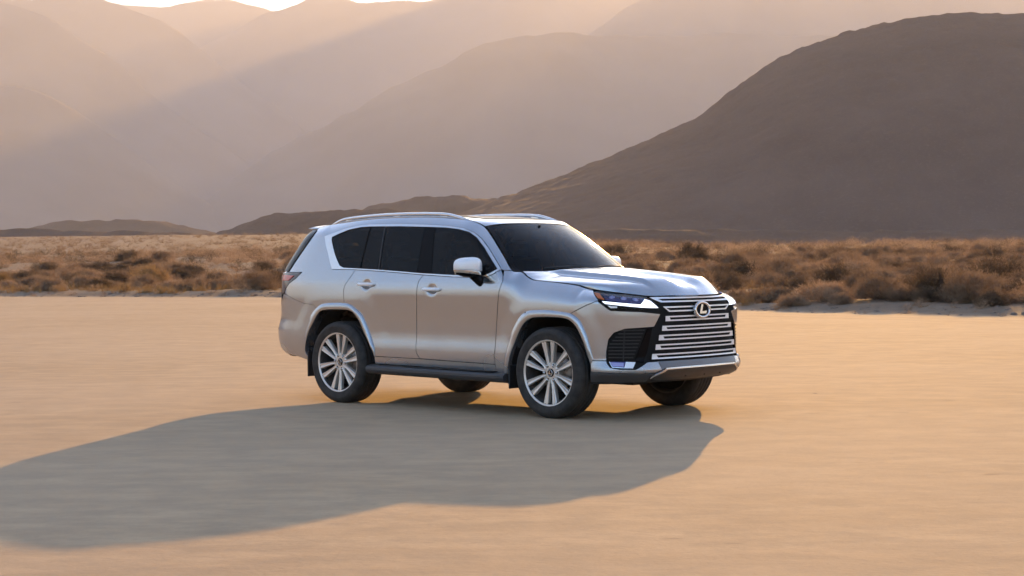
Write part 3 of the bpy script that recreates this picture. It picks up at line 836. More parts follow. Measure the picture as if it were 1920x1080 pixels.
# --- mirrors ----------------------------------------------------------------
def superell(c, h, e1, e2, nu=26, nv=40, zlo=-1, zhi=1, shape=None):
    sp = lambda v, e: np.sign(v) * np.abs(v) ** e
    u = np.linspace(math.asin(max(-1, zlo)), math.asin(min(1, zhi)), nu); v = np.linspace(0, 2 * math.pi, nv, endpoint=False)
    U, V_ = np.meshgrid(u, v, indexing='ij')
    p = np.stack([h[0] * sp(np.cos(U), e1) * sp(np.cos(V_), e2), h[1] * sp(np.cos(U), e1) * sp(np.sin(V_), e2), h[2] * sp(np.sin(U), e1)], -1)
    if shape is not None: p = shape(p)
    p = p + np.array(c); f = [(i * nv + j, i * nv + (j + 1) % nv, (i + 1) * nv + (j + 1) % nv, (i + 1) * nv + j) for i in range(nu - 1) for j in range(nv)]
    f.append(tuple(range(nv))[::-1]); f.append(tuple((nu - 1) * nv + j for j in range(nv)))
    return p.reshape(-1, 3), f
for sg in (1, -1):
    MR = empty('door_mirror', (-.925, -sg * 1.035, 1.350), 0, CAR)
    def shp(p):
        q = p.copy(); yy = -sg * q[..., 1] / .128       # +1 outboard
        q[..., 0] = np.where(q[..., 0] < 0, q[..., 0] * .55, q[..., 0])
        q[..., 0] = q[..., 0] - .035 * np.clip(yy, -1, 1) - .01
        q[..., 2] = q[..., 2] * (1 - .16 * np.clip(yy, -1, 1)) + .006 * yy
        return q
    for nm, a, b, mt, sc_ in (('mirror_cap', -.15, 1, M_CHROME2, 1.0), ('mirror_strip', -.52, -.16, M_CHROME, 1.015), ('mirror_base', -1, -.53, M_BLACK, .98)):
        v, f = superell((0, 0, 0), (.085 * sc_, .128 * sc_, .092), .62, .72, 18, 40, a, b, shp)
        mk(nm, v, f, mt, MR)
    mb = MB(); mb.box((-.062, sg * .0, .0), (.004, .105, .066), bev=.003); mb.build('mirror_glass', M_CHROME, MR)
    arm = MB(); pa = np.array([(.0, sg * .055, -.055), (.030, sg * .085, -.095), (.055, sg * .115, -.135), (.060, sg * .150, -.150)])
    arm.tube(catmull(pa, 6), np.linspace(.050, .045, 19), 12, flat=.7); arm.build('mirror_arm', M_BLACK, MR, True)

# --- running boards, mud flaps, underside -------------------------------------
prof = [(.80,.395),(.94,.392),(.985,.384),(1.006,.366),(1.008,.345),(.995,.318),(.965,.302),(.80,.300)]
for sg in (1, -1):
    st = [(-2.395,.9),(-2.385,1.0),(-2.2,1.0),(-1.0,1.0),(-.58,1.0),(-.50,.94)]; v = []; f = []; n = len(prof)
    for x_, k in st:
        for y_, z_ in prof: v.append((x_ - (.07 if x_ > -.6 else 0) * (y_ - .8) * 2, -sg * (.80 + (y_ - .80) * k), z_ - .012 * (x_ + 1.4) * .7))
    for i in range(len(st) - 1):
        for k in range(n): q = (i * n + k, i * n + (k + 1) % n, (i + 1) * n + (k + 1) % n, (i + 1) * n + k); f.append(q if sg < 0 else q[::-1])
    f.append(tuple(range(n))); f.append(tuple((len(st) - 1) * n + k for k in range(n)))
    RBD = mk('running_board', v, f, M_STEP, CAR, False)
    mb = MB(); mb.box((-1.45, -sg * .95, .3935), (.78, .030, .002)); g_ = mb.build('step_pad', M_PLAST, RBD)
    for (x_, w0, w1, zt, zb) in ((-3.315, .74, .965, .50, .245), (-.475, .76, .975, .46, .245)):
        mb = MB(); mb.box((x_, -sg * (w0 + w1) / 2, (zt + zb) / 2), (.008, (w1 - w0) / 2, (zt - zb) / 2), bev=.006); mb.build('mud_flap', M_PLAST, CAR)
UB = MB()
UB.box((-1.55, 0, .44), (2.15, .50, .07)).box((.52, 0, .40), (.33, .52, .05)).box((-1.4, 0, .45), (.92, .84, .05)).box((-3.3, 0, .52), (.5, .70, .05))
UB.box((-3.75, 0, .55), (.20, .6, .10)).box((-1.0, .2, .36), (1.2, .14, .05)).box((.35, -.25, .32), (.12, .10, .04)).box((.25, .28, .33), (.10, .12, .05))
UB.build('underbody', M_VOID, CAR)
AX = MB(); AX.tube([(-2.85, -.72, .40), (-2.85, 0, .40), (-2.85, .72, .40)], .05, 12)
AX.lathe([(0, -.12), (.10, -.10), (.14, 0), (.10, .10), (0, .12)], 20, c=(-2.85, .05, .40))
AX.build('rear_axle', M_PLAST, CAR, True)
SU = MB()
for sg in (1, -1):
    SU.tube([(.18, sg * .40, .34), (.03, sg * .72, .30)], .028, 8).tube([(-.22, sg * .40, .34), (.0, sg * .72, .30)], .028, 8).tube([(.0, sg * .62, .32), (.0, sg * .55, .75)], .045, 10).tube([(0, sg * .35, .42), (0, sg * .74, .405)], .02, 8)
SU.build('front_suspension', M_PLAST, CAR, True)

# --- wheels -------------------------------------------------------------------
def build_wheel():
    W = empty('wheel', (0, 0, 0), 0, CAR)
    # outer face towards -y, tyre centre plane y=0
    h = .1375; Rr = .408
    pr = [(.290, -h + .012), (.297, -h + .006), (.308, -h + .002), (.335, -h - .004), (.362, -h - .004), (.383, -h + .004), (.396, -h + .016), (.4035, -h + .032), (Rr - .002, -h + .045)]
    gro = []
    for c_ in (-.070, -.025, .025, .070):
        gro += [(Rr, c_ - .0065), (Rr - .010, c_ - .0045), (Rr - .010, c_ + .0045), (Rr, c_ + .0065)]
    full = pr + gro + [(r, -a) for r, a in pr[::-1]] + [(.270, h - .02), (.270, -h + .03), (.290, -h + .012)]
    t = MB(); t.lathe(full[::-1], 96); TY = t.build('tyre', M_TYRE, W, True)
    # shoulder blocks
    sb = MB()
    for i in range(60):
        a = 2 * math.pi * i / 60
        for sg in (-1, 1):
            M4 = Matrix.Rotation(-a, 4, 'Y')
            q = [(Rr - .012, sg * (h - .012)), (Rr + .0005, sg * (h - .045))]
            v = []
            for da in (-.020, .020):
                for (r, y_) in ((.392, sg * (h - .010)), (.4045, sg * (h - .030)), (Rr + .0015, sg * (h - .048)), (Rr - .006, sg * (h - .048)), (.385, sg * (h - .014))):
                    v.append((r * math.cos(a + da), y_, r * math.sin(a + da)))
            f = [(0, 1, 6, 5), (1, 2, 7, 6), (2, 3, 8, 7), (4, 0, 5, 9), (0, 4, 3, 2, 1), (5, 6, 7, 8, 9)]
            sb.add(v, f)
    tag(sb.build('tread_blocks', M_TYRE, W), kind='stuff')
    # raised ring on the sidewall
    rg = MB(); rg.lathe([(.352, -h - .0035), (.3535, -h - .0062), (.357, -h - .0062), (.3585, -h - .0035)], 72); rg.build('sidewall_rib', M_TYRE, W, True)
    # rim barrel and lip
    b = MB(); b.lathe([(.298, -.120), (.301, -.126), (.298, -.131), (.291, -.130), (.284, -.123), (.278, -.110), (.274, -.085)][::-1], 72); b.build('rim_lip', M_RIM, W, True)
    b = MB(); b.lathe([(.274, -.085), (.266, -.04), (.255, .06), (.275, .11), (.292, .12), (.292, .126), (.27, .118), (.250, .06), (.260, -.04), (.268, -.085)], 64); b.build('rim_barrel', M_RIMD, W, True)
    SP = []
    def spoke(ang, sg):
        v = []; rs = [.062, .085, .115, .16, .212, .260, .283]
        yf = [-.100, -.102, -.104, -.108, -.113, -.118, -.119]
        cen = [.013, .021, .028, .036, .044, .051, .055]      # offset from the pair axis
        wd = [.012, .0138, .0150, .0175, .0220, .0262, .0285]
        for r, y_, c_, w_ in zip(rs, yf, cen, wd):
            for (dx, dy) in ((-1, .040), (-1, .006), (-.72, 0), (-.12, .0035), (.12, .0035), (.72, 0), (1, .006), (1, .040)):
                u = sg * c_ + dx * w_; v.append((r, y_ + dy, u))
        f = []; k = 8
        for i in range(len(rs) - 1):
            for j in range(k - 1): f.append((i * k + j, (i + 1) * k + j, (i + 1) * k + j + 1, i * k + j + 1))
        ca, sa = math.cos(ang), math.sin(ang)
        return [(x * ca - z * sa, y_, x * sa + z * ca) for x, y_, z in v], [q[::-1] for q in f]
    for i in range(6):
        ang = 2 * math.pi * i / 6 + R_(-90 + 2)
        for sg in (1, -1):
            mb = MB(); v, f = spoke(ang, sg); mb.add(v, f); mb.build('spoke', M_RIM, W, False)
    hb = MB(); hb.lathe([(.0, -.094), (.045, -.094), (.088, -.096), (.094, -.090), (.096, -.05), (.09, 0)][::-1], 48); HB = hb.build('hub', M_RIM, W, True)
    for i in range(6):
        a = 2 * math.pi * (i + .5) / 6 + R_(-90 + 2); c = (.072 * math.cos(a), 0, .072 * math.sin(a))
        mb = MB(); mb.lathe([(0, -.096), (.0165, -.096), (.0165, -.0935)], 16, c=c); mb.build('lug_recess', M_VOID, W, True)
        mb = MB(); mb.lathe([(0, -.109), (.006, -.109), (.0095, -.105), (.0105, -.095)], 12, c=c); mb.build('lug_nut', M_CHROME, W, True)
    cp = MB(); cp.lathe([(0, -.106), (.030, -.105), (.037, -.101), (.039, -.092)], 32); CP = cp.build('centre_cap', M_BLACK, W, True)
    q = MB(); q.prism([(x * .36, y_ * .36) for x, y_ in LTR], .003, lambda x, y_, z: (x, -.106 - z, y_)); lo = q.build('cap_letter', M_CHROME, W)
    q = MB(); q.lathe([(.026, -.1045), (.0265, -.1075), (.030, -.1075), (.031, -.1035)], 32); q.build('cap_ring', M_CHROME, W, True)
    d = MB(); d.lathe([(.07, -.010), (.176, -.010), (.178, .0), (.176, .012), (.07, .012)], 48); d.build('brake_disc', M_STEEL, W, True)
    d = MB(); d.lathe([(.0, .055), (.252, .055), (.252, .06), (.0, .06)], 40); d.build('spoke_gap_blocker', M_VOID, W)  # added dark disc, stops light showing through and blackens gaps between spokes
    d = MB()
    v = []
    for r in (.125, .190):
        for y_ in (-.038, .038):
            for a in np.linspace(R_(-55), R_(-15), 8): v.append((r * math.cos(a), y_, r * math.sin(a)))
    f = []
    for i in range(7):
        f += [(i, i + 1, 16 + i + 1, 16 + i), (8 + i, 24 + i, 24 + i + 1, 8 + i + 1), (16 + i, 16 + i + 1, 24 + i + 1, 24 + i), (i, 8 + i, 8 + i + 1, i + 1)]
    f += [(0, 16, 24, 8), (7, 15, 31, 23)]
    d.add(v, f); d.build('brake_caliper', M_STEEL, W)
    return W
def copy_tree(o, parent):
    c = o.copy(); COL.objects.link(c); c.parent = parent
    for ch in list(o.children): copy_tree(ch, c)
    return c
W0 = build_wheel()
# nudge: the wheel's lowest point rests on the ground
for k, (x_, sg, spin) in enumerate(((0.0, 1, 0), (-2.85, 1, 11), (0.0, -1, 25), (-2.85, -1, 40))):
    w_ = W0 if k == 0 else copy_tree(W0, CAR)
    w_.location = (x_, -sg * .8375, .4055)
    w_.rotation_euler = (0, R_(spin), 0 if sg > 0 else math.pi)

# --- cabin ----------------------------------------------------------------------
SEATS = []
def seat(x_, y_, wdt=.26):
    S_ = empty('seat', (x_, y_, .75), 0, CAR)
    mb = MB(); mb.box((0, 0, .05), (.25, wdt, .08), bev=.04); mb.build('seat_cushion', M_SEAT, S_, True)
    mb = MB(); mb.box((-.30, 0, .36), (.07, wdt, .33), Matrix.Rotation(R_(-14), 4, 'Y'), bev=.04); mb.build('backrest', M_SEAT, S_, True)
    mb = MB(); mb.box((-.40, 0, .76), (.05, .14, .09), Matrix.Rotation(R_(-8), 4, 'Y'), bev=.03); mb.build('headrest', M_SEAT, S_, True)
for x_, y_ in ((-1.25, -.40), (-1.25, .40), (-2.15, -.42), (-2.15, .42), (-2.95, -.36), (-2.95, .36)): seat(x_, y_)
mb = MB(); mb.box((-.62, 0, 1.10), (.22, .76, .15), bev=.06); DB = mb.build('dashboard', M_DASH, CAR, True)
mb = MB(); mb.box((-.86, -.02, 1.16), (.012, .17, .10), bev=.006); mb.build('centre_screen', M_BLACK, DB)
mb = MB(); th = np.linspace(0, 2 * math.pi, 33); rt = Matrix.Rotation(R_(-25), 4, 'Y')
pt = np.array([tuple(rt @ Vector((0, .185 * math.cos(a), .185 * math.sin(a)))) for a in th]) + np.array([-.93, .40, 1.14]); mb.tube(pt, .016, 8, cap=False)
mb.box((-.92, .40, 1.13), (.03, .07, .05), bev=.02).box((-.92, .40, 1.13), (.01, .17, .016), bev=.004); mb.build('steering_wheel', M_DASH, CAR, True)
mb = MB(); mb.box((-.98, 0, 1.655), (.012, .12, .038), bev=.008); mb.tube([(-.98, 0, 1.68), (-.97, 0, 1.75)], .012, 8); mb.build('rear_view_mirror', M_BLACK, CAR)
mb = MB(); mb.box((-2.0, 0, .62), (1.75, .84, .04)); mb.box((-2.35, 0, 1.775), (.95, .54, .012)); mb.build('cabin_lining', M_VOID, CAR)
# ------------------------------------------------------------------ terrain
def fbm(x, y, seed=0, oct=4, lac=2.1, gain=.5):
    """cheap smooth value noise, vectorised"""
    x = np.asarray(x, float); y = np.asarray(y, float); out = np.zeros(np.broadcast(x, y).shape); amp = 1.; tot = 0
    for o in range(oct):
        xi = np.floor(x).astype(np.int64); yi = np.floor(y).astype(np.int64); fx = x - xi; fy = y - yi
        fx = fx * fx * fx * (fx * (fx * 6 - 15) + 10); fy = fy * fy * fy * (fy * (fy * 6 - 15) + 10)
        def h(a, b):
            n = (a * 374761393 + b * 668265263 + (seed + o) * 1442695041) & 0xffffffff
            n = ((n ^ (n >> 13)) * 1274126177) & 0xffffffff
            return ((n ^ (n >> 16)) & 0xffff) / 65535.0
        v = (h(xi, yi) * (1 - fx) + h(xi + 1, yi) * fx) * (1 - fy) + (h(xi, yi + 1) * (1 - fx) + h(xi + 1, yi + 1) * fx) * fy
        out += amp * (v * 2 - 1); tot += amp; amp *= gain; x = x * lac + 17.3; y = y * lac - 9.1
    return out / tot

EDGE_X = [-3000, -120, -22.4, -14.9, -9.1, -4.0, 1.1, 3.2, 5.1, 7.8, 10.2, 16, 120, 3000]
EDGE_Y = [120, 92, 57.2, 53.0, 50.3, 41.0, 33.4, 31.2, 29.0, 25.8, 23.2, 19.5, -8, -300]
def edge_y(x): return np.interp(x, EDGE_X, EDGE_Y) + .5 * fbm(np.asarray(x) * .35, 0.0 * np.asarray(x), 3, 3)
def terrain(x, y):
    x = np.asarray(x, float); y = np.asarray(y, float)
    d = y - edge_y(x)
    lf = 1 - sstep(-6, 14, x - .03 * y)                                  # the left side climbs more
    bank = .16 * sstep(0, 2.2, d) * (1 + .5 * fbm(x * .25, y * .25, 5, 3))
    hum = sstep(1, 6, d) * (.16 * fbm(x * .45, y * .45, 8, 4) + .25 * fbm(x * .08, y * .08, 9, 3))
    dd = np.maximum(d - 2, 0)
    rise = (.0205 * lf * np.minimum(dd, 480) + .0145 * (1 - lf) * np.minimum(dd, 150)) * sstep(0, 45, dd)
    return bank + hum + rise
def axis(lo, hi, c, fine, n):
    """non-uniform axis: fine spacing around c, growing outwards"""
    def arm(L, m): 
        t = np.linspace(0, 1, m); k = np.log(max(L / fine / m, 1.01) + 1) * 1.6 + 2
        return L * np.sinh(k * t) / np.sinh(k)
    return np.concatenate([c - arm(c - lo, n)[::-1], c + arm(hi - c, n)[1:]])
xs = np.unique(np.concatenate([axis(-14000, 9500, 0, .5, 60), np.arange(-40, 40, .5)]))
ys = np.unique(np.concatenate([axis(-14000, 9500, 30, .5, 60), np.arange(18, 75, .4), np.arange(75, 160, 1.2)]))
X, Y = np.meshgrid(xs, ys, indexing='ij'); Z = terrain(X, Y)
near = (np.abs(X) < 60) & (Y < edge_y(X) - .5) ; Z[near] = 0
n2 = len(ys)
gv = np.stack([X, Y, Z], -1).reshape(-1, 3)
gf = [(i * n2 + j, (i + 1) * n2 + j, (i + 1) * n2 + j + 1, i * n2 + j + 1) for i in range(len(xs) - 1) for j in range(n2 - 1)]

def make_ground():
    t = NT('playa_and_scrub_soil')
    pos = t.n('ShaderNodeNewGeometry').outputs['Position']
    def mp(sc): q = t.n('ShaderNodeMapping'); q.inputs['Scale'].default_value = sc; t.l(pos, q.inputs[0]); return q.outputs[0]
    # dry crust: soft mottling, faint wind-combed streaks, fine grain, hairline cracks
    s1 = t.noise(mp((.16, .9, 1)), 1.0, 6, .62); s2 = t.noise(mp((.8, 4.2, 1)), 1.0, 5, .6); pt = t.noise(mp((.16, .20, 1)), 1.0, 6, .6); fine = t.noise(mp((22, 30, 1)), 1.0, 4, .65); mot = t.noise(mp((2.2, 3.0, 1)), 1.0, 6, .65)
    c = t.ramp(s1, [(.30, (.43, .300, .178)), (.50, (.47, .332, .20)), (.70, (.50, .360, .220))])
    c = t.mix(t.math('MULTIPLY', t.ramp(s2, [(.42, (1, 1, 1)), (.60, (0, 0, 0))]), .34), c, (.37, .258, .155))
    c = t.mix(t.math('MULTIPLY', t.ramp(mot, [(.40, (0, 0, 0)), (.62, (1, 1, 1))]), .75), c, (.345, .252, .162))
    c = t.mix(t.math('MULTIPLY', t.ramp(pt, [(.35, (0, 0, 0)), (.70, (1, 1, 1))]), .45), c, (.51, .378, .25))
    c = t.mix(t.math('MULTIPLY', t.ramp(fine, [(.52, (0, 0, 0)), (.80, (1, 1, 1))]), .35), c, (.27, .20, .14))
    cr = t.noise(mp((2.2, 8, 1)), 1.0, 3, .5); cr2 = t.noise(mp((.35, .9, 1)), 1.0, 2)
    crk = t.math('MULTIPLY', t.ramp(cr, [(.66, (0, 0, 0)), (.72, (1, 1, 1))]), t.ramp(cr2, [(.50, (0, 0, 0)), (.62, (1, 1, 1))]))
    c = t.mix(t.math('MULTIPLY', crk, .5), c, (.17, .125, .09))
    # wheel tracks along the rim of the lake bed
    ae = t.n('ShaderNodeAttribute'); ae.attribute_name = 'edge_distance'
    ed = t.math('ADD', ae.outputs['Fac'], t.math('MULTIPLY', t.noise(mp((.12, .12, 1)), 1.0, 2), 1.6))
    for k_, w_ in ((1.1, .10), (2.7, .08), (4.6, .06)):
        q_ = t.n('ShaderNodeMapRange'); q_.inputs[1].default_value = w_ * 2.2; q_.inputs[2].default_value = 0.0
        t.l(t.math('ABSOLUTE', t.math('ADD', ed, k_ - .8)), q_.inputs[0])
        c = t.mix(t.math('MULTIPLY', q_.outputs[0], t.math('MULTIPLY', t.noise(mp((.5, .5, 1)), 1.0, 3), .9)), c, (.19, .14, .10))
    # scrub soil beyond the bank, told apart by its own height
    at = t.n('ShaderNodeAttribute'); at.attribute_name = 'scrub'
    sn = t.noise(mp((.9, .9, 1)), 1.0, 6, .65); sn2 = t.noise(mp((7, 7, 1)), 1.0, 5, .7)
    soil = t.ramp(sn, [(.3, (.17, .116, .074)), (.55, (.24, .170, .112)), (.75, (.30, .222, .152))])
    soil = t.mix(t.math('MULTIPLY', sn2, .6), soil, (.16, .115, .085))
    c = t.mix(at.outputs['Fac'], c, soil)
    t.set(Base_Color=c, Roughness=.95, Specular_IOR_Level=.15)
    hb = t.math('ADD', t.math('MULTIPLY', mot, .5), t.math('ADD', t.math('MULTIPLY', fine, .22), t.math('MULTIPLY', sn2, .3)))
    t.bump(hb, .45, .03)
    return t.m
M_GROUND = make_ground()
GROUND = tag(mk('ground', gv, gf, M_GROUND, None, True), 'flat tan dry lake bed rising into sandy scrub soil', kind='structure')
at2 = GROUND.data.attributes.new('edge_distance', 'FLOAT', 'POINT'); at2.data.foreach_set('value', (gv[:, 1] - edge_y(gv[:, 0])).astype(np.float32))
att = GROUND.data.attributes.new('scrub', 'FLOAT', 'POINT')
D_ = gv[:, 1] - edge_y(gv[:, 0]); att.data.foreach_set('value', np.clip(sstep(-.7, .7, D_), 0, 1).astype(np.float32))

# ------------------------------------------------------------------ ranges and hills
def pix_ray(px, py):
    d = FW + RT * ((px - 960) / 3292.25) + UP * ((540 - py) / 3292.25); return np.array(d)
def ridge_pts(pts, D):      # skyline seen in the photograph -> real crest line standing at distance D (world y = D)
    out = []
    for px, py in pts:
        d = pix_ray(px, py); k = (D - CAM_LOC.y) / d[1]; out.append((CAM_LOC.x + d[0] * k, CAM_LOC.z + d[2] * k))
    return np.array(out)
def make_rock(name, c0, c1, sc, bump=1.0, speck=None):
    t = NT(name); v = t.n('ShaderNodeNewGeometry').outputs['Position']
    def mp(s): q = t.n('ShaderNodeMapping'); q.inputs['Scale'].default_value = (s, s, s); t.l(v, q.inputs[0]); return q.outputs[0]
    n = t.noise(mp(sc), 1.0, 8, .62); c = t.ramp(n, [(.3, c0), (.7, c1)])
    n2 = t.noise(mp(sc * 40), 1.0, 3, .7)
    if speck: c = t.mix(t.math('MULTIPLY', t.ramp(n2, [(.54, (0, 0, 0)), (.72, (1, 1, 1))]), .45), c, speck)
    t.set(Base_Color=c, Roughness=1.0, Specular_IOR_Level=.05); t.bump(t.math('ADD', n, t.math('MULTIPLY', n2, .5)), .6 * bump, 2.0)
    return t.m
M_HILL = make_rock('cinder_hill', (.112, .066, .045), (.155, .095, .066), .02, .4, (.23, .155, .11))
M_RANGE = make_rock('mountain_rock', (.11, .09, .08), (.19, .16, .14), .004)

def hill(name, label, pts, D, depth, back, mat, nx=140, ny=60, rough=.06, base=-4.0, seed=1, fine=0.0, sharp=1.0, rug=.0):
    r = ridge_pts(pts, D)
    x0, x1 = r[0, 0], r[-1, 0]; xs_ = np.linspace(x0, x1, nx); crest = smooth1(np.interp(xs_, r[:, 0], r[:, 1]), 2)
    crest = crest + rug * (np.max(crest) - base) * fbm(xs_ / (.16 * (np.max(crest) - base)), xs_ * 0, seed + 40, 5, 2.2, .6)
    vs2 = np.concatenate([np.linspace(-1, 0, ny)[:-1], np.linspace(0, 1, max(8, ny // 3))])
    U, V_ = np.meshgrid(xs_, vs2, indexing='ij'); C_ = np.broadcast_to(crest[:, None], U.shape)
    prof_ = np.where(V_ < 0, (1 - np.abs(V_)) ** sharp * .55 + .45 * (1 - np.abs(V_) ** 1.6), 1 - np.abs(V_) ** 1.5)
    Yw = D + np.where(V_ < 0, V_ * depth, V_ * back)
    H_ = np.maximum(C_ - base, .5); L = max(1.0, float(np.max(H_)))
    # gullies run down the slope
    g = fbm(U / (L * .55) + .35 * fbm(U / L, Yw / L, seed + 5, 3), Yw / (L * 1.6), seed, 5, 2.1, .55)
    wgt = np.minimum(1, np.abs(V_) * 3.0) * (1 - np.abs(V_)) ** .3
    zz = base + H_ * prof_ * (1 + rough * 2.0 * g * wgt)
    if fine: zz = zz + fine * fbm(U / (fine * 5), Yw / (fine * 5), seed + 9, 3) * (1 - np.abs(V_)) ** .5
    n_ = len(vs2); v = np.stack([U, Yw, zz], -1).reshape(-1, 3)
    f = [(i * n_ + j, (i + 1) * n_ + j, (i + 1) * n_ + j + 1, i * n_ + j + 1) for i in range(nx - 1) for j in range(n_ - 1)]
    return tag(mk(name, v, f, mat, None, True), label, kind='structure')

# far to near
hill('mountain_range', 'hazy farthest mountain range at the upper left skyline', [(-2600,150),(-1400,90),(-600,40),(-200,20),(80,10),(230,2),(290,24),(380,3),(430,-4),(470,6),(500,23),(540,30),(700,60),(900,100)], 9000, 1900, 1500, M_RANGE, 200, 50, .09, -20, 11, rug=.022)
hill('mountain_range', 'pale far range with notched skyline at top centre', [(300,130),(420,60),(500,23),(560,10),(600,-3),(640,1),(690,8),(735,3),(800,9),(835,6),(870,-2),(930,-40),(1000,-70),(1070,-60),(1130,-12),(1160,2),(1200,-18),(1280,-30),(1420,-40),(1700,-60),(2200,-40),(3000,30),(4500,150)], 8200, 1700, 1400, M_RANGE, 260, 50, .09, -20, 12, rug=.022)
hill('mountain_range', 'broad hazy mountain shoulder descending from the upper left', [(-3600,180),(-2400,60),(-1500,-30),(-700,-80),(-300,-60),(-60,-30),(60,2),(100,-10),(130,-14),(200,-8),(235,4),(290,36),(340,62),(400,104),(450,150),(560,235),(680,330),(800,400)], 7200, 1400, 1200, M_RANGE, 240, 50, .09, -15, 13, rug=.022)
hill('mountain_range', 'dim hazy ridge rising towards the top right behind the dark hill', [(800,300),(900,235),(1000,140),(1060,95),(1125,48),(1180,12),(1230,-14),(1300,-34),(1500,-44),(1800,-30),(2200,30),(2900,120),(4000,260)], 6700, 1300, 1200, M_RANGE, 220, 50, .09, -15, 14, rug=.022)
hill('mountain_range', 'middle left mountain slope fading into haze', [(-3800,160),(-2200,20),(-1200,-60),(-500,-70),(-150,-40),(0,0),(40,8),(75,14),(150,60),(230,130),(330,212),(420,280),(520,345),(640,410)], 6100, 1200, 1000, M_RANGE, 220, 50, .09, -12, 15, rug=.022)
hill('mountain_range', 'large rounded hazy mountain in the centre behind the car', [(320,425),(420,350),(490,295),(540,266),(640,216),(740,166),(790,138),(830,118),(870,100),(900,88),(950,74),(1000,68),(1040,63),(1090,57),(1140,62),(1200,65),(1300,68),(1420,62),(1600,70),(1900,100),(2400,170),(3200,300),(3800,400)], 5300, 1150, 1000, M_RANGE, 260, 60, .09, -10, 16, rug=.022)
hill('mountain_range', 'nearest left mountain flank, grey in haze', [(-3000,200),(-1600,110),(-700,130),(-300,145),(-100,150),(0,160),(50,163),(90,178),(130,198),(220,264),(300,320),(380,378),(470,430)], 4700, 1050, 700, M_RANGE, 200, 50, .09, -10, 17, rug=.022)
hill('low_hill', 'two-humped low dark hill at the far left', [(-1200,420),(-500,428),(-120,440),(40,434),(75,421),(110,415),(160,413),(178,419),(200,412),(250,412),(300,413),(345,424),(400,437),(470,450)], 1350, 85, 200, M_HILL, 160, 30, .10, -2, 18, 1.5)
hill('low_hill', 'low brown hill above the car\'s roof beside the big dark hill', [(620,420),(690,388),(720,381),(760,373),(800,368),(850,367),(890,371),(930,372),(1000,378),(1120,410)], 1080, 105, 200, M_HILL, 120, 30, .10, -2, 19, 1.2)
hill('low_hill', 'long low brown hill just behind the rear of the car', [(385,447),(410,436),(440,424),(480,408),(520,400),(560,396),(620,393),(700,392),(760,393),(830,400),(920,415),(1040,440),(1160,452)], 760, 62, 160, M_HILL, 120, 40, .10, -2, 20, 1.0)
hill('low_ridge', 'thin dark ridge along the foot of the left mountains', [(-1500,425),(-600,428),(-200,430),(0,430),(60,429),(130,432),(240,434),(340,437),(420,441),(520,446),(700,452)], 640, 36, 120, M_HILL, 160, 24, .05, 0, 21, .8)
hill('cinder_hill', 'big dark brown cinder hill filling the right background', [(820,420),(880,395),(940,371),(1000,350),(1060,327),(1130,298),(1190,272),(1250,245),(1300,224),(1320,212),(1340,194),(1365,174),(1400,148),(1440,120),(1470,105),(1510,86),(1540,75),(1590,59),(1640,46),(1700,34),(1750,27),(1810,23),(1870,25),(1930,25),(2050,34),(2300,70),(2700,170),(3300,380)], 900, 270, 420, M_HILL, 420, 150, .02, -3, 22, 1.2, 1.0)
hill('low_ridge', 'low dark rise at the foot of the big right hill', [(980,446),(1060,436),(1150,428),(1300,430),(1450,432),(1600,433),(1750,431),(1950,430),(2200,428),(2700,430),(3400,450)], 470, 26, 120, M_HILL, 160, 24, .04, 0, 23, .7)

# ------------------------------------------------------------------ desert shrubs
def make_leaf(name, c0, c1, c2):
    t = NT(name)
    oi = t.n('ShaderNodeObjectInfo'); v = t.coord('Object'); n = t.noise(v, 3.0, 3)
    c = t.ramp(n, [(.3, c0), (.55, c1), (.8, c2)])
    hs = t.n('ShaderNodeHueSaturation'); t.l(c, hs.inputs['Color'])
    t.l(t.math('ADD', .72, t.math('MULTIPLY', oi.outputs['Random'], .56)), hs.inputs['Value'])
    t.set(Base_Color=hs.outputs[0], Roughness=.9, Specular_IOR_Level=.1)
    tl = t.n('ShaderNodeBsdfTranslucent'); t.l(hs.outputs[0], tl.inputs[0]); mx = t.n('ShaderNodeMixShader'); mx.inputs[0].default_value = .48
    t.l(t.b.outputs[0], mx.inputs[1]); t.l(tl.outputs[0], mx.inputs[2]); t.l(mx.outputs[0], t.out.inputs[0])
    return t.m
M_BR = make_leaf('dry_brown_twigs', (.21, .140, .088), (.30, .208, .135), (.39, .28, .188))
M_DK = make_leaf('dark_olive_twigs', (.085, .060, .040), (.13, .092, .060), (.17, .12, .08))
M_ST = make_leaf('straw_twigs', (.24, .150, .065), (.34, .22, .10), (.42, .28, .13))
SHADES = {'brown': M_BR, 'dark olive': M_DK, 'straw': M_ST}

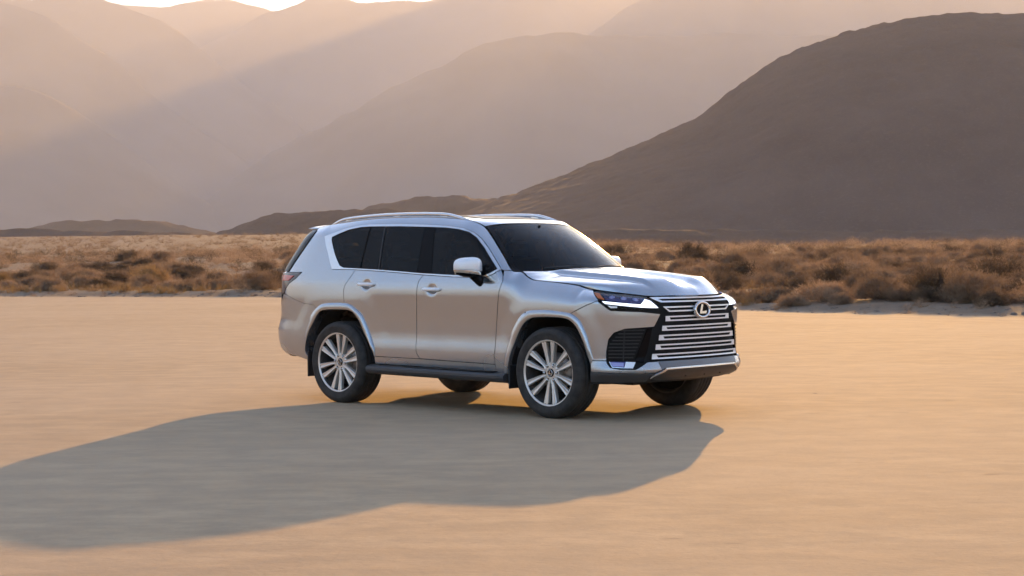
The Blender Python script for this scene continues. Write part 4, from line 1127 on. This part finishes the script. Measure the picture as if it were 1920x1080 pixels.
def bush_geo(seed, n_stem, leaves, flat, size):
    """dome of fine twigs: thin blades radiating from the root and tufts of small blades towards the outside"""
    r = np.random.default_rng(seed)
    V = []; F = []
    lob = r.uniform(0, 2 * math.pi, 4); la = r.uniform(.08, .22, 4)
    def rad(az, el):
        k = 1.0
        for i in range(4): k += la[i] * math.cos((i + 1) * az + lob[i]) * math.cos(el)
        return k
    def blade(p, d, L, w):
        d = d / np.linalg.norm(d); s = np.cross(d, r.normal(size=3)); s /= np.linalg.norm(s) + 1e-9
        k = len(V); V.extend([p - s * w, p + s * w, p + d * L]); F.append((k, k + 1, k + 2))
    for i in range(n_stem):
        az = r.uniform(0, 2 * math.pi); el = math.asin(r.uniform(.08, 1.0)); R0 = rad(az, el) * r.uniform(.75, 1.0)
        d = np.array([math.cos(az) * math.cos(el), math.sin(az) * math.cos(el), math.sin(el) * flat]); p0 = np.array([r.normal() * .07, r.normal() * .07, 0.0])
        tip = d * R0
        blade(p0, tip - p0 + np.array([0, 0, .10]), np.linalg.norm(tip - p0), .012)
        for k in range(leaves):
            t_ = r.uniform(.55, 1.04) ** .6; p = p0 + (tip - p0) * t_ + r.normal(size=3) * .085 * R0 * np.array([1, 1, .8]); p[2] = max(p[2], .01)
            dd = d * .7 + r.normal(size=3) * .55 + np.array([0, 0, .45])
            blade(p, dd, r.uniform(.07, .17), r.uniform(.005, .010))
    return np.array(V) * size, np.array(F)
def bush_mesh(name, seed, ns, lv, flat, size, mat):
    v, f = bush_geo(seed, ns, lv, flat, size); me = bpy.data.meshes.new(name)
    me.from_pydata([tuple(p) for p in v], [], [tuple(q) for q in f]); me.materials.append(mat); me.update(); return me
PROTO = {}
for kd, mt in SHADES.items():
    PROTO[kd] = [bush_mesh('desert_shrub', 100 + 7 * k + len(kd), 260, 26, (.75, .95, .62)[k], .57, mt) for k in range(3)]

def bush_spots():
    r = np.random.default_rng(21); pts = []
    tries = 0; cell = {}
    while len(pts) < 2200 and tries < 60000:
        tries += 1
        y_ = 24 + (170 - 24) * r.random() ** 1.35; hw = (y_ + 16.3) * .33 + 3; x_ = r.uniform(-hw, hw) - .9
        d = y_ - edge_y(x_)
        if d < 1.3: continue
        # thin cover at the very edge, dense behind
        if d < 3 and r.random() > .5: continue
        if fbm(x_ * .12, y_ * .12, 31, 3) < -.24 and r.random() < .82: continue
        sz = float(np.clip(r.lognormal(0.12, .28), .5, 1.8)) * (.62 if d < 3 else 1.0)
        ok = True; cx, cy = int(x_ // 2), int(y_ // 2)
        for a in range(cx - 1, cx + 2):
            for b in range(cy - 1, cy + 2):
                for (px_, py_, ps) in cell.get((a, b), ()):
                    if math.hypot(px_ - x_, py_ - y_) < .43 * (ps + sz): ok = False
        if not ok: continue
        cell.setdefault((cx, cy), []).append((x_, y_, sz)); pts.append((x_, y_, sz, d))
    return pts
SPOTS = bush_spots()
def to_px(x_, y_, z_):
    d = Vector((x_, y_, z_)) - CAM_LOC; k = d.dot(FW); return 960 + 3292.25 * d.dot(RT) / k, 540 - 3292.25 * d.dot(UP) / k
def hidden(px_, py_):      # standing wholly behind the car
    return 640 < px_ < 1130 and py_ > 430
vis_ = [q for q in SPOTS if -60 < to_px(q[0], q[1], .5)[0] < 1980 and not hidden(*to_px(q[0], q[1], .5))]
vis_.sort(key=lambda q: -(q[2] / (q[1] + 16.3)))
MAIN = vis_[:300]; mset = set(id(q) for q in MAIN); REST = [q for q in SPOTS if id(q) not in mset]
r_ = np.random.default_rng(77)
GRP = 'desert shrubs beside the dry lake bed'
MAIN.sort(key=lambda q: to_px(q[0], q[1], .4)[0])
used_lab = {}
recs = []
for k, (x_, y_, sz, d) in enumerate(MAIN):
    px_, py_ = to_px(x_, y_, .4)
    u = r_.random(); kd = 'dark olive' if u < .26 else ('straw' if u < .32 and d < 14 else 'brown')
    recs.append([x_, y_, sz, d, px_, py_, kd])
recs.sort(key=lambda q: q[4])
def szw(s): return 'large' if s > 1.3 else ('small' if s < .85 else 'mid-sized')
def depth_word(d): return 'front-edge' if d < 4.5 else ('second-row' if d < 11 else ('mid-field' if d < 24 else 'back-field'))
tens = ['', '', 'twenty', 'thirty', 'forty', 'fifty', 'sixty', 'seventy', 'eighty', 'ninety']
ones = ['', 'first', 'second', 'third', 'fourth', 'fifth', 'sixth', 'seventh', 'eighth', 'ninth', 'tenth', 'eleventh', 'twelfth', 'thirteenth', 'fourteenth', 'fifteenth', 'sixteenth', 'seventeenth', 'eighteenth', 'nineteenth']
def ordinal(n):
    if n < 20: return ones[n]
    a, b = divmod(n, 10)
    return (tens[a][:-1] + 'ieth') if b == 0 else tens[a] + '-' + ones[b]
buckets = {}
for q in recs: buckets.setdefault((szw(q[2]), q[6], depth_word(q[3]), 'left' if q[4] < 900 else 'right'), []).append(q)
for (s_, kd, bd, sd_), qs in buckets.items():
    qs.sort(key=lambda q: abs(q[4] - 900))
    for i, q in enumerate(qs):
        lab = f'{s_} {kd} {bd} shrub {sd_} of the car' + (', the only such one' if len(qs) == 1 else f', {ordinal(i + 1)} such counting away from it')
        o = link_mesh('desert_shrub', PROTO[kd][int(r_.integers(3))])
        o.location = (q[0], q[1], float(terrain(q[0], q[1])) - .02)
        o.rotation_euler = (0, 0, float(r_.uniform(0, 6.28))); k_ = q[2]
        o.scale = (k_, k_, k_ * float(r_.uniform(.85, 1.15)))
        tag(o, lab, 'shrub', GRP)
# the shrubs too many and too small to pick apart
def scatter(name, items, geos, mat):
    V = []; F = []; k = 0; r = np.random.default_rng(5)
    TZ = terrain(np.array([q[0] for q in items]), np.array([q[1] for q in items]))
    for (x_, y_, s_, gi), tz in zip(items, TZ):
        v, f = geos[gi]; a = r.uniform(0, 6.28); c_, sn = math.cos(a), math.sin(a)
        w = v * s_; w = np.stack([w[:, 0] * c_ - w[:, 1] * sn, w[:, 0] * sn + w[:, 1] * c_, w[:, 2]], 1) + np.array([x_, y_, tz - .02])
        V.append(w); F.append(f + k); k += len(v)
    V = np.vstack(V); F = np.vstack(F); me = bpy.data.meshes.new(name)
    me.vertices.add(len(V)); me.vertices.foreach_set('co', V.ravel()); me.loops.add(F.size); me.loops.foreach_set('vertex_index', F.ravel().astype(np.int32))
    me.polygons.add(len(F)); me.polygons.foreach_set('loop_start', np.arange(0, F.size, 3, dtype=np.int32)); me.materials.append(mat); me.update(calc_edges=True); me.validate()
    return tag(link_mesh(name, me), kind='stuff')
r = np.random.default_rng(9)
lowg = [bush_geo(300 + k, 46, 10, .8, .62) for k in range(4)]
tiny = [bush_geo(400 + k, 26, 4, .8, .62) for k in range(4)]
for g in tiny: g[0][:] = g[0]
a_ = [(x_, y_, s_, int(r.integers(4))) for (x_, y_, s_, d) in REST]
tag(scatter('distant_shrubs', [q for i, q in enumerate(a_) if i % 3], lowg, M_BR), 'dense brown desert scrub behind the front rows of shrubs', 'scrub')
tag(scatter('distant_dark_shrubs', [q for i, q in enumerate(a_) if i % 3 == 0], lowg, M_DK), 'darker shrubs scattered through the brown desert scrub', 'scrub')
midg = [bush_geo(350 + k, 34, 7, .8, .62) for k in range(4)]
wide = []
while len(wide) < 1500:
    y_ = 6 + 200 * r.random() ** 1.3; x_ = r.uniform(-1, 1) * (y_ + 16.3) * .95
    if y_ - edge_y(x_) < 2 or abs(x_ + .9) < (y_ + 16.3) * .33 + 2: continue
    if fbm(x_ * .12, y_ * .12, 31, 3) < -.12 and r.random() < .8: continue
    wide.append((x_, y_, float(r.uniform(.7, 1.6)), int(r.integers(4))))
tag(scatter('outer_scrub', wide, midg, M_BR), 'brown desert scrub carrying on beyond both sides of the view', 'scrub')
far = []
while len(far) < 4000:
    y_ = 120 + 420 * r.random() ** 1.2; hw = (y_ + 16) * .5; x_ = r.uniform(-hw, hw * .9)
    far.append((x_, y_, float(r.uniform(.9, 2.2)), int(r.integers(4))))
tag(scatter('far_slope_scrub', far, tiny, M_BR), 'fine speckle of far shrubs on the rising slope at left', 'scrub')
stray = []
while len(stray) < 170:
    x_ = r.uniform(-34, 26); y_ = float(edge_y(x_)) + r.normal() * 1.0 + .9
    stray.append((x_, y_, float(r.uniform(.10, .42)), int(r.integers(4))))
tag(scatter('rim_seedlings', stray, lowg, M_BR), 'small stray seedlings along the rim of the lake bed', 'scrub')
# dry grass tufts and gravel along the bank
def tuft(seed):
    r2 = np.random.default_rng(seed); V = []; F = []
    for i in range(26):
        p = np.array([r2.normal() * .07, r2.normal() * .07, 0]); d = np.array([r2.normal() * .35, r2.normal() * .35, 1.0]); d /= np.linalg.norm(d); s = np.cross(d, r2.normal(size=3)); s /= np.linalg.norm(s)
        L = r2.uniform(.12, .34); k = len(V); V += [p - s * .006, p + s * .006, p + d * L]; F.append((k, k + 1, k + 2))
    return np.array(V), np.array(F)
tf = [tuft(k) for k in range(4)]
gr = []
while len(gr) < 1300:
    x_ = r.uniform(-34, 26); d = 1.2 + 16 * r.random() ** 1.6; y_ = float(edge_y(x_)) + d
    if fbm(x_ * .25, y_ * .25, 41, 3) < .06: continue
    gr.append((x_, y_, float(r.uniform(.6, 1.5)), int(r.integers(4))))
tag(scatter('dry_grass', gr, tf, M_ST), 'straw coloured dry grass between the shrubs', 'grass')
def stone(seed):
    r2 = np.random.default_rng(seed); t = (1 + 5 ** .5) / 2
    v = np.array([(-1,t,0),(1,t,0),(-1,-t,0),(1,-t,0),(0,-1,t),(0,1,t),(0,-1,-t),(0,1,-t),(t,0,-1),(t,0,1),(-t,0,-1),(-t,0,1)], float) / 1.9
    v *= 1 + r2.normal(size=(12, 1)) * .14; v *= np.array([1, .8, .55])
    f = np.array([(0,11,5),(0,5,1),(0,1,7),(0,7,10),(0,10,11),(1,5,9),(5,11,4),(11,10,2),(10,7,6),(7,1,8),(3,9,4),(3,4,2),(3,2,6),(3,6,8),(3,8,9),(4,9,5),(2,4,11),(6,2,10),(8,6,7),(9,8,1)])
    return v, f
sts = [stone(k) for k in range(4)]
M_STONE = make_rock('pebbles', (.13, .10, .08), (.26, .20, .16), 8.0, .2)
pb = []
while len(pb) < 5200:
    x_ = r.uniform(-34, 26); d = r.normal() * 1.1 + 1.0; y_ = float(edge_y(x_)) + d
    if d < -.6: continue
    pb.append((x_, y_, float(r.lognormal(-3.5, .5)), int(r.integers(4))))
for i in range(800):
    y_ = r.uniform(-10, 48); x_ = r.uniform(-1, 1) * (y_ + 17) * .33 - 1
    if y_ < edge_y(x_): pb.append((x_, y_, float(r.lognormal(-4.7, .5)), int(r.integers(4))))
tag(scatter('gravel', pb, sts, M_STONE), 'loose gravel along the edge of the lake bed', 'gravel')

# ------------------------------------------------------------------ haze
def haze(density, aniso, col):
    lo = np.array([-15500., -15500., -30.]); hi = np.array([15500., 15500., 1530.])
    mb = MB(); mb.box((lo + hi) / 2, (hi - lo) / 2)
    m_ = bpy.data.materials.new('haze'); m_.use_nodes = True; t = m_.node_tree
    t.nodes.remove(t.nodes['Principled BSDF'])
    pv = t.nodes.new('ShaderNodeVolumePrincipled'); pv.inputs['Density'].default_value = density; pv.inputs['Anisotropy'].default_value = aniso
    pv.inputs['Color'].default_value = (*col, 1); pv.inputs['Density Attribute'].default_value = ''
    t.links.new(pv.outputs[0], t.nodes['Material Output'].inputs['Volume'])
    o = mb.build('haze', m_); tag(o, 'pale dusty haze filling the valley air', 'haze', kind='stuff'); return o
haze(1.35e-4, .20, (.87, .89, .95))
